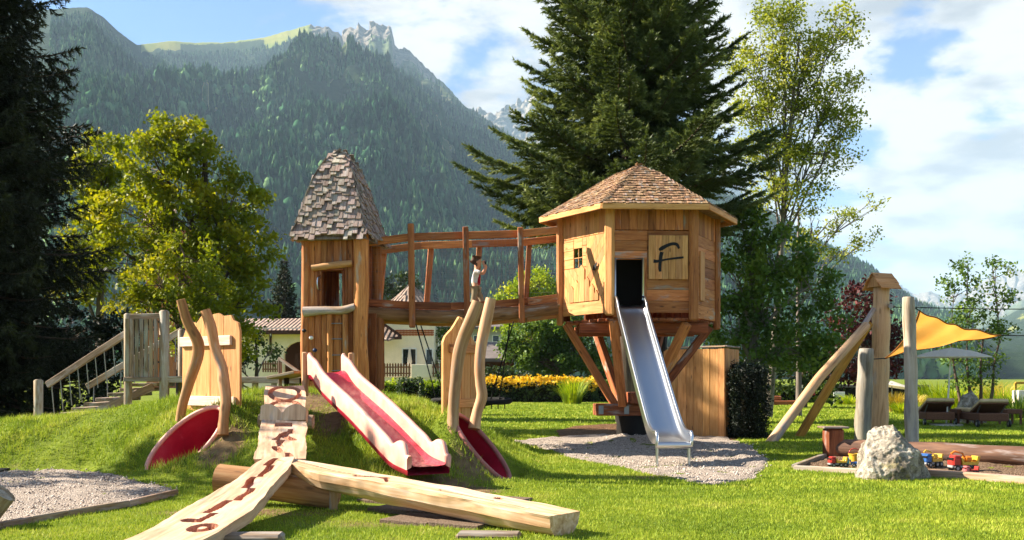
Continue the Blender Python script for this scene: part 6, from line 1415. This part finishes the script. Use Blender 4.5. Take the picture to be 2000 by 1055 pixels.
b = MB(694); p = P(1291, 668, 20.5); b.box(p, (.22, .22, .38), None, .04); b.box(p + Vector((0, 0, -.9)), (.10, .10, 1.5), None, .01); tag(b.build('lamp_box', m_black), 'black box fixture on a post above the shed, behind the steel slide', 'box')
# ------------------------------------------------------------------ nest swing under the bridge
sw = thing('nest_swing', 'black basket swing hanging on thin black ropes below the log bridge', 'swing', P(920, 786, 18.0)); cS = P(921, 783, 18.0)
b = MB(700); ring = [cS + Vector((math.cos(k * math.pi / 12) * .70, math.sin(k * math.pi / 12) * .35, .02 * math.sin(k * math.pi / 6))) for k in range(25)]; b.tube(ring, .045, 8, cap=False); b.build('ring', m_rope, sw)
b = MB(701)
for k in range(-5, 6):
    x = k * .12; h = math.sqrt(max(0, 1 - (x / .70) ** 2)) * .35; b.tube([cS + Vector((x, -h, 0)), cS + Vector((x, 0, -.14)), cS + Vector((x, h, 0))], .010, 5)
    y = k * .06; w_ = math.sqrt(max(0, 1 - (y / .35) ** 2)) * .70; b.tube([cS + Vector((-w_, y, 0)), cS + Vector((0, y, -.14)), cS + Vector((w_, y, 0))], .010, 5)
b.build('basket_net', m_rope, sw)
for (X0, Y0, dx, dy) in ((812, 632, -.62, -.15), (822, 636, -.48, .2), (1003, 628, .35, -.2), (996, 632, .50, .2)):
    b = MB(702); b.tube([P(X0, Y0, 17.6 + dy), cS + Vector((dx, dy, .02))], .011, 6); b.build('rope', m_rope, sw)

# ------------------------------------------------------------------ person on the bridge
def skin(name, joints, edges, mat, parent, sub=2):
    me = bpy.data.meshes.new(name); me.from_pydata([tuple(j[:3]) for j in joints], edges, []); o = bpy.data.objects.new(name, me); COL.objects.link(o)
    md = o.modifiers.new('skin', 'SKIN'); md.use_smooth_shade = True; sm_ = o.modifiers.new('sub', 'SUBSURF'); sm_.levels = sub; sm_.render_levels = sub
    for i, j in enumerate(joints): r_ = j[3]; me.skin_vertices[0].data[i].radius = (r_, r_ if len(j) < 5 else j[4]); me.skin_vertices[0].data[i].use_root = (i == 0)
    dg = bpy.context.evaluated_depsgraph_get(); m2 = bpy.data.meshes.new_from_object(o.evaluated_get(dg)); bpy.data.objects.remove(o); m2.name = name; m2.materials.clear()
    return link(name, m2, parent, None, [mat])
foot = Vector((hx(929, 17.75), 17.78, 2.44)); kid = thing('person', 'small child in white shirt with red front and khaki trousers walking on the log bridge', 'person', foot)
m_skin = plain('skin', '#c98e6d', .55, .4, 0, .05); m_hair = plain('brown_hair', '#4a2c18', .7, .3, 0, .2, 30, .5); m_shirt = plain('white_shirt', '#dcd8d4', .85, .1); m_khaki = plain('khaki_cloth', '#8c7f66', .9, .1); m_rshirt = plain('red_cloth', '#a01626', .8, .1)
q = lambda x, y, z: tuple(foot + Vector((x, y, z)) )
# faces the right (+x), both hands raised to the face
J = [q(0, 0, .44) + (.075, .06), q(0, 0, .58) + (.075, .055), q(0, 0, .70) + (.075, .05), q(.01, 0, .765) + (.035,), q(.03, 0, .82) + (.06,), q(.045, 0, .89) + (.075,), q(.03, 0, .945) + (.055,),
     q(.01, .05, .40) + (.052,), q(.10, .05, .23) + (.04,), q(.14, .05, .06) + (.028,), q(.20, .05, .03) + (.025,),
     q(-.01, -.05, .40) + (.052,), q(-.03, -.05, .22) + (.04,), q(-.08, -.05, .06) + (.028,), q(-.02, -.05, .03) + (.025,),
     q(.01, .09, .70) + (.034,), q(.14, .12, .68) + (.027,), q(.19, .06, .80) + (.02,), q(.15, .04, .86) + (.022,),
     q(.01, -.09, .70) + (.034,), q(.13, -.14, .66) + (.027,), q(.17, -.07, .77) + (.02,), q(.14, -.04, .84) + (.022,)]
E = [(0, 1), (1, 2), (2, 3), (3, 4), (4, 5), (5, 6), (0, 7), (7, 8), (8, 9), (9, 10), (0, 11), (11, 12), (12, 13), (13, 14), (2, 15), (15, 16), (16, 17), (17, 18), (2, 19), (19, 20), (20, 21), (21, 22)]
for hnd, yy, sg in ((18, .04, 1), (22, -.04, -1)):
    hp = Vector(J[hnd][:3])
    for k in range(5):
        i = len(J); dx = -.012 + .008 * k; b0 = hp + Vector((dx, sg * .012, .012)); b1 = hp + Vector((dx - .006, sg * .004, .034 + .004 * (2 - abs(k - 2)))); b2 = b1 + Vector((-.008, -sg * .01, .012))
        if k == 4: b0 = hp + Vector((.012, 0, 0)); b1 = b0 + Vector((.012, -sg * .01, .014)); b2 = b1 + Vector((0, -sg * .008, .01))
        J += [tuple(b0) + (.007,), tuple(b1) + (.006,), tuple(b2) + (.0055,)]; E += [(hnd, i), (i, i + 1), (i + 1, i + 2)]
body = skin('body', J, E, m_skin, kid)
skin('shirt', [q(0, 0, .43) + (.088, .07), q(0, 0, .58) + (.088, .066), q(0, 0, .71) + (.085, .06), q(.01, .10, .70) + (.043,), q(.09, .125, .685) + (.038,), q(.01, -.10, .70) + (.043,), q(.09, -.135, .67) + (.038,)], [(0, 1), (1, 2), (2, 3), (3, 4), (2, 5), (5, 6)], m_shirt, kid)
skin('red_panel', [q(.055, -.035, .46) + (.034,), q(.055, -.035, .58) + (.036,), q(.055, -.032, .69) + (.03,)], [(0, 1), (1, 2)], m_rshirt, kid)
skin('trousers', [q(0, 0, .42) + (.085, .07), q(.01, .05, .39) + (.062,), q(.10, .05, .23) + (.05,), q(.135, .05, .08) + (.042,), q(-.01, -.05, .39) + (.062,), q(-.03, -.05, .22) + (.05,), q(-.075, -.05, .08) + (.042,)], [(0, 1), (1, 2), (2, 3), (0, 4), (4, 5), (5, 6)], m_khaki, kid)
skin('hair', [q(.01, 0, .90) + (.080,), q(.02, 0, .955) + (.072,), q(-.02, 0, .86) + (.05,)], [(0, 1), (0, 2)], m_hair, kid)
for s_ in (-1, 1): blob('eye', foot + Vector((.112, s_ * .028, .885)), .009, m_black, kid, 5)
blob('nose', foot + Vector((.122, 0, .865)), .014, m_skin, kid, 6); blob('mouth', foot + Vector((.108, 0, .835)), .014, m_rshirt, kid, 7, (.5, 1.3, .4))
for s_ in (-1, 1): blob('ear', foot + Vector((.03, s_ * .075, .87)), .018, m_skin, kid, 8, (1, .5, 1.2))
for (x, y) in ((.17, .05), (-.05, -.05)): blob('shoe', foot + Vector((x + .015, y, .035)), .042, m_dark, kid, 9, (1.5, .8, .8))
b = MB(710); b.box(foot + Vector((.165, 0, .86)), (.05, .09, .05), None, .01); tag(b.build('toy_camera', m_black), 'small black camera held to the face of the child on the bridge', 'camera')
# ------------------------------------------------------------------ left foreground bits
b = MB(720); p = G(2, 1028); b.tube([Vector((p.x - .25, p.y, .02)), Vector((p.x - .02, p.y + .03, .30))], [.16, .14], 14, bump=.06); tag(b.build('log_stump', m_old), 'dark log end poking into the bottom left corner', 'log')
ep = [G(X, Y, .02) for X, Y in ((-200, 1062), (0, 1028), (60, 1016), (130, 1004), (250, 984), (345, 962))]
b = MB(721)
for i in range(len(ep) - 1): b.beam(ep[i], ep[i + 1], .05, .07)
tag(b.build('edging_board', m_old), 'thin dark edging board along the front of the left gravel patch', 'edging')
b = MB(722)
for i in range(12):
    xx = -8.2 + i * .13; p0, p1 = gp(xx, 13.3, .03), gp(xx + .12, 12.75, .03); b.beam(p0, p1, .12, .03)
tag(b.build('plank_mat', m_dark), 'dark slatted plank mat behind the left gravel patch', 'mat')


# ================================================================== grass
m_grass, n = newmat('grass_blades'); rn = attr(n, 'rnd'); pos = n.N('ShaderNodeNewGeometry').outputs[0]
pn = n.maprange(n.noise(pos, .9, 4, .6), .35, .65, 0, 1); f_ = n.math('ADD', n.math('MULTIPLY', rn, .65), n.math('MULTIPLY', pn, .35))
c = n.ramp(f_, [(.05, lin('#5c741c')), (.4, lin('#899e28')), (.75, lin('#abb23a')), (.97, lin('#c4ba68'))])
d1 = n.N('ShaderNodeBsdfPrincipled', {'Base Color': c, 'Roughness': .6, 'Specular IOR Level': .2}).outputs[0]; d2 = n.N('ShaderNodeBsdfTranslucent', {0: c}).outputs[0]; n.N('ShaderNodeOutputMaterial', {0: n.N('ShaderNodeMixShader', {0: .3, 1: d1, 2: d2}).outputs[0]})
rg = np.random.default_rng(99)
def blades(dens, d0, d1, h0, h1, w_, hill_only=False, extra=1.0):
    N_ = int(dens * .56 * (d1 * d1 - d0 * d0)); y = np.sqrt(rg.uniform(d0 * d0, d1 * d1, N_)); x = y * rg.uniform(-.56, .56, N_)
    hill = (gz(x, y) > .08); k = np.ones(N_, bool)
    for pl in (GRAVEL_L, GRAVEL_R, SOIL, SAND, TILES):
        wob = (fbm(x * 1.6, y * 1.6, 3, 77) - .5) * .22; ins = inpoly(x + wob, y + wob * .8, pl); k &= ~ins
    z = gz(x, y)
    for T in (TUN_L, TUN_R): k &= ~in_mouth(x, y, z, T, 1.02)
    if hill_only: k &= hill & (rg.random(N_) < np.clip((fbm(x * 1.6, y * 1.6, 3, 44) - .38) * 4, 0, 1))
    k &= rg.random(N_) > worn(x, y) * 1.6
    x, y, z = x[k], y[k], z[k]; n_ = len(x); cl_ = fbm(x * 3, y * 3, 3, 12)
    h = rg.uniform(h0, h1, n_) * (.7 + .7 * cl_); a = rg.uniform(0, 6.283, n_); ln = rg.uniform(.1, .75, n_) * h; a2 = rg.uniform(0, 6.283, n_)
    b0 = np.stack([x, y, z - .005], 1); s_ = np.stack([np.cos(a), np.sin(a), 0 * a], 1) * w_ * rg.uniform(.7, 1.3, (n_, 1)); tip = b0 + np.stack([np.cos(a2) * ln, np.sin(a2) * ln, h], 1)
    return np.stack([b0 - s_, b0 + s_, tip], 1).reshape(-1, 3), np.repeat(np.clip(rg.uniform(0, .8, n_) + (cl_ - .5) * .8, 0, 1), 3)
parts_ = [blades(3000, 6.2, 11, .018, .036, .0045), blades(1600, 11, 17, .022, .042, .007), blades(520, 17, 27, .025, .05, .012), blades(150, 27, 52, .035, .07, .024), blades(1500, 10.8, 17, .05, .11, .0055, True)]
Vg = np.concatenate([p[0] for p in parts_]); ag = np.concatenate([p[1] for p in parts_])
o = npmesh('grass', Vg, np.arange(len(Vg)).reshape(-1, 3), m_grass, attrs={'rnd': ag}, origin=(0, 0, 0)); tag(o, kind='stuff')

# loose stones on and around the gravel
N_ = 26000; y = np.sqrt(rg.uniform(8.3 ** 2, 19 ** 2, N_)); x = y * rg.uniform(-.56, .30, N_); wob = (fbm(x * 1.6, y * 1.6, 3, 77) - .5) * .22; sx_, sy_ = x + rg.normal(size=N_) * .06, y + rg.normal(size=N_) * .06
k = inpoly(sx_ + wob, sy_ + wob * .8, GRAVEL_L) | inpoly(sx_ + wob, sy_ + wob * .8, GRAVEL_R); x, y = x[k], y[k]; n_ = len(x); z = gz(x, y) + .03; r_ = rg.uniform(.006, .017, n_)
D8 = np.array([(1, 0, 0), (0, 1, 0), (-1, 0, 0), (0, -1, 0), (0, 0, .7), (0, 0, -.7)]); V_ = np.stack([x, y, z], 1)[:, None] + D8[None] * r_[:, None, None] * rg.uniform(.6, 1.3, (n_, 6, 1))
Fc = (np.arange(n_)[:, None, None] * 6 + np.array([(0, 1, 4), (1, 2, 4), (2, 3, 4), (3, 0, 4), (1, 0, 5), (2, 1, 5), (3, 2, 5), (0, 3, 5)])[None]).reshape(-1, 3)
m_peb, n = newmat('pebble'); finish(n, n.ramp(attr(n, 'rnd'), [(.0, lin('#7d7066')), (.5, lin('#b3a597')), (1, lin('#ded2c4'))]), .9, .1)
o = npmesh('pebbles', V_.reshape(-1, 3), Fc, m_peb, attrs={'rnd': np.repeat(rg.random(n_), 6)}, origin=(0, 0, 0)); tag(o, kind='stuff')
# ------------------------------------------------------------------ haze
m = bpy.data.materials.new('haze'); m.use_nodes = True; n = NT(m.node_tree)
pv = n.N('ShaderNodeVolumePrincipled', {'Color': (.56, .80, 1.0, 1), 'Density': .000082, 'Anisotropy': 0.0})
n.N('ShaderNodeOutputMaterial', {'Volume': pv.outputs[0]})
me = bpy.data.meshes.new('haze'); x0, x1, y0, y1, z0, z1 = -15000, 15000, -1200, 16000, -2, 1540
me.from_pydata([(x, y, z) for z in (z0, z1) for y in (y0, y1) for x in (x0, x1)], [], [(0, 2, 3, 1), (4, 5, 7, 6), (0, 1, 5, 4), (2, 6, 7, 3), (0, 4, 6, 2), (1, 3, 7, 5)])
hz = bpy.data.objects.new('haze', me); me.materials.append(m); COL.objects.link(hz); tag(hz, kind='stuff')
for o in list(S.objects):
    if 'wl' in o: del o['wl']
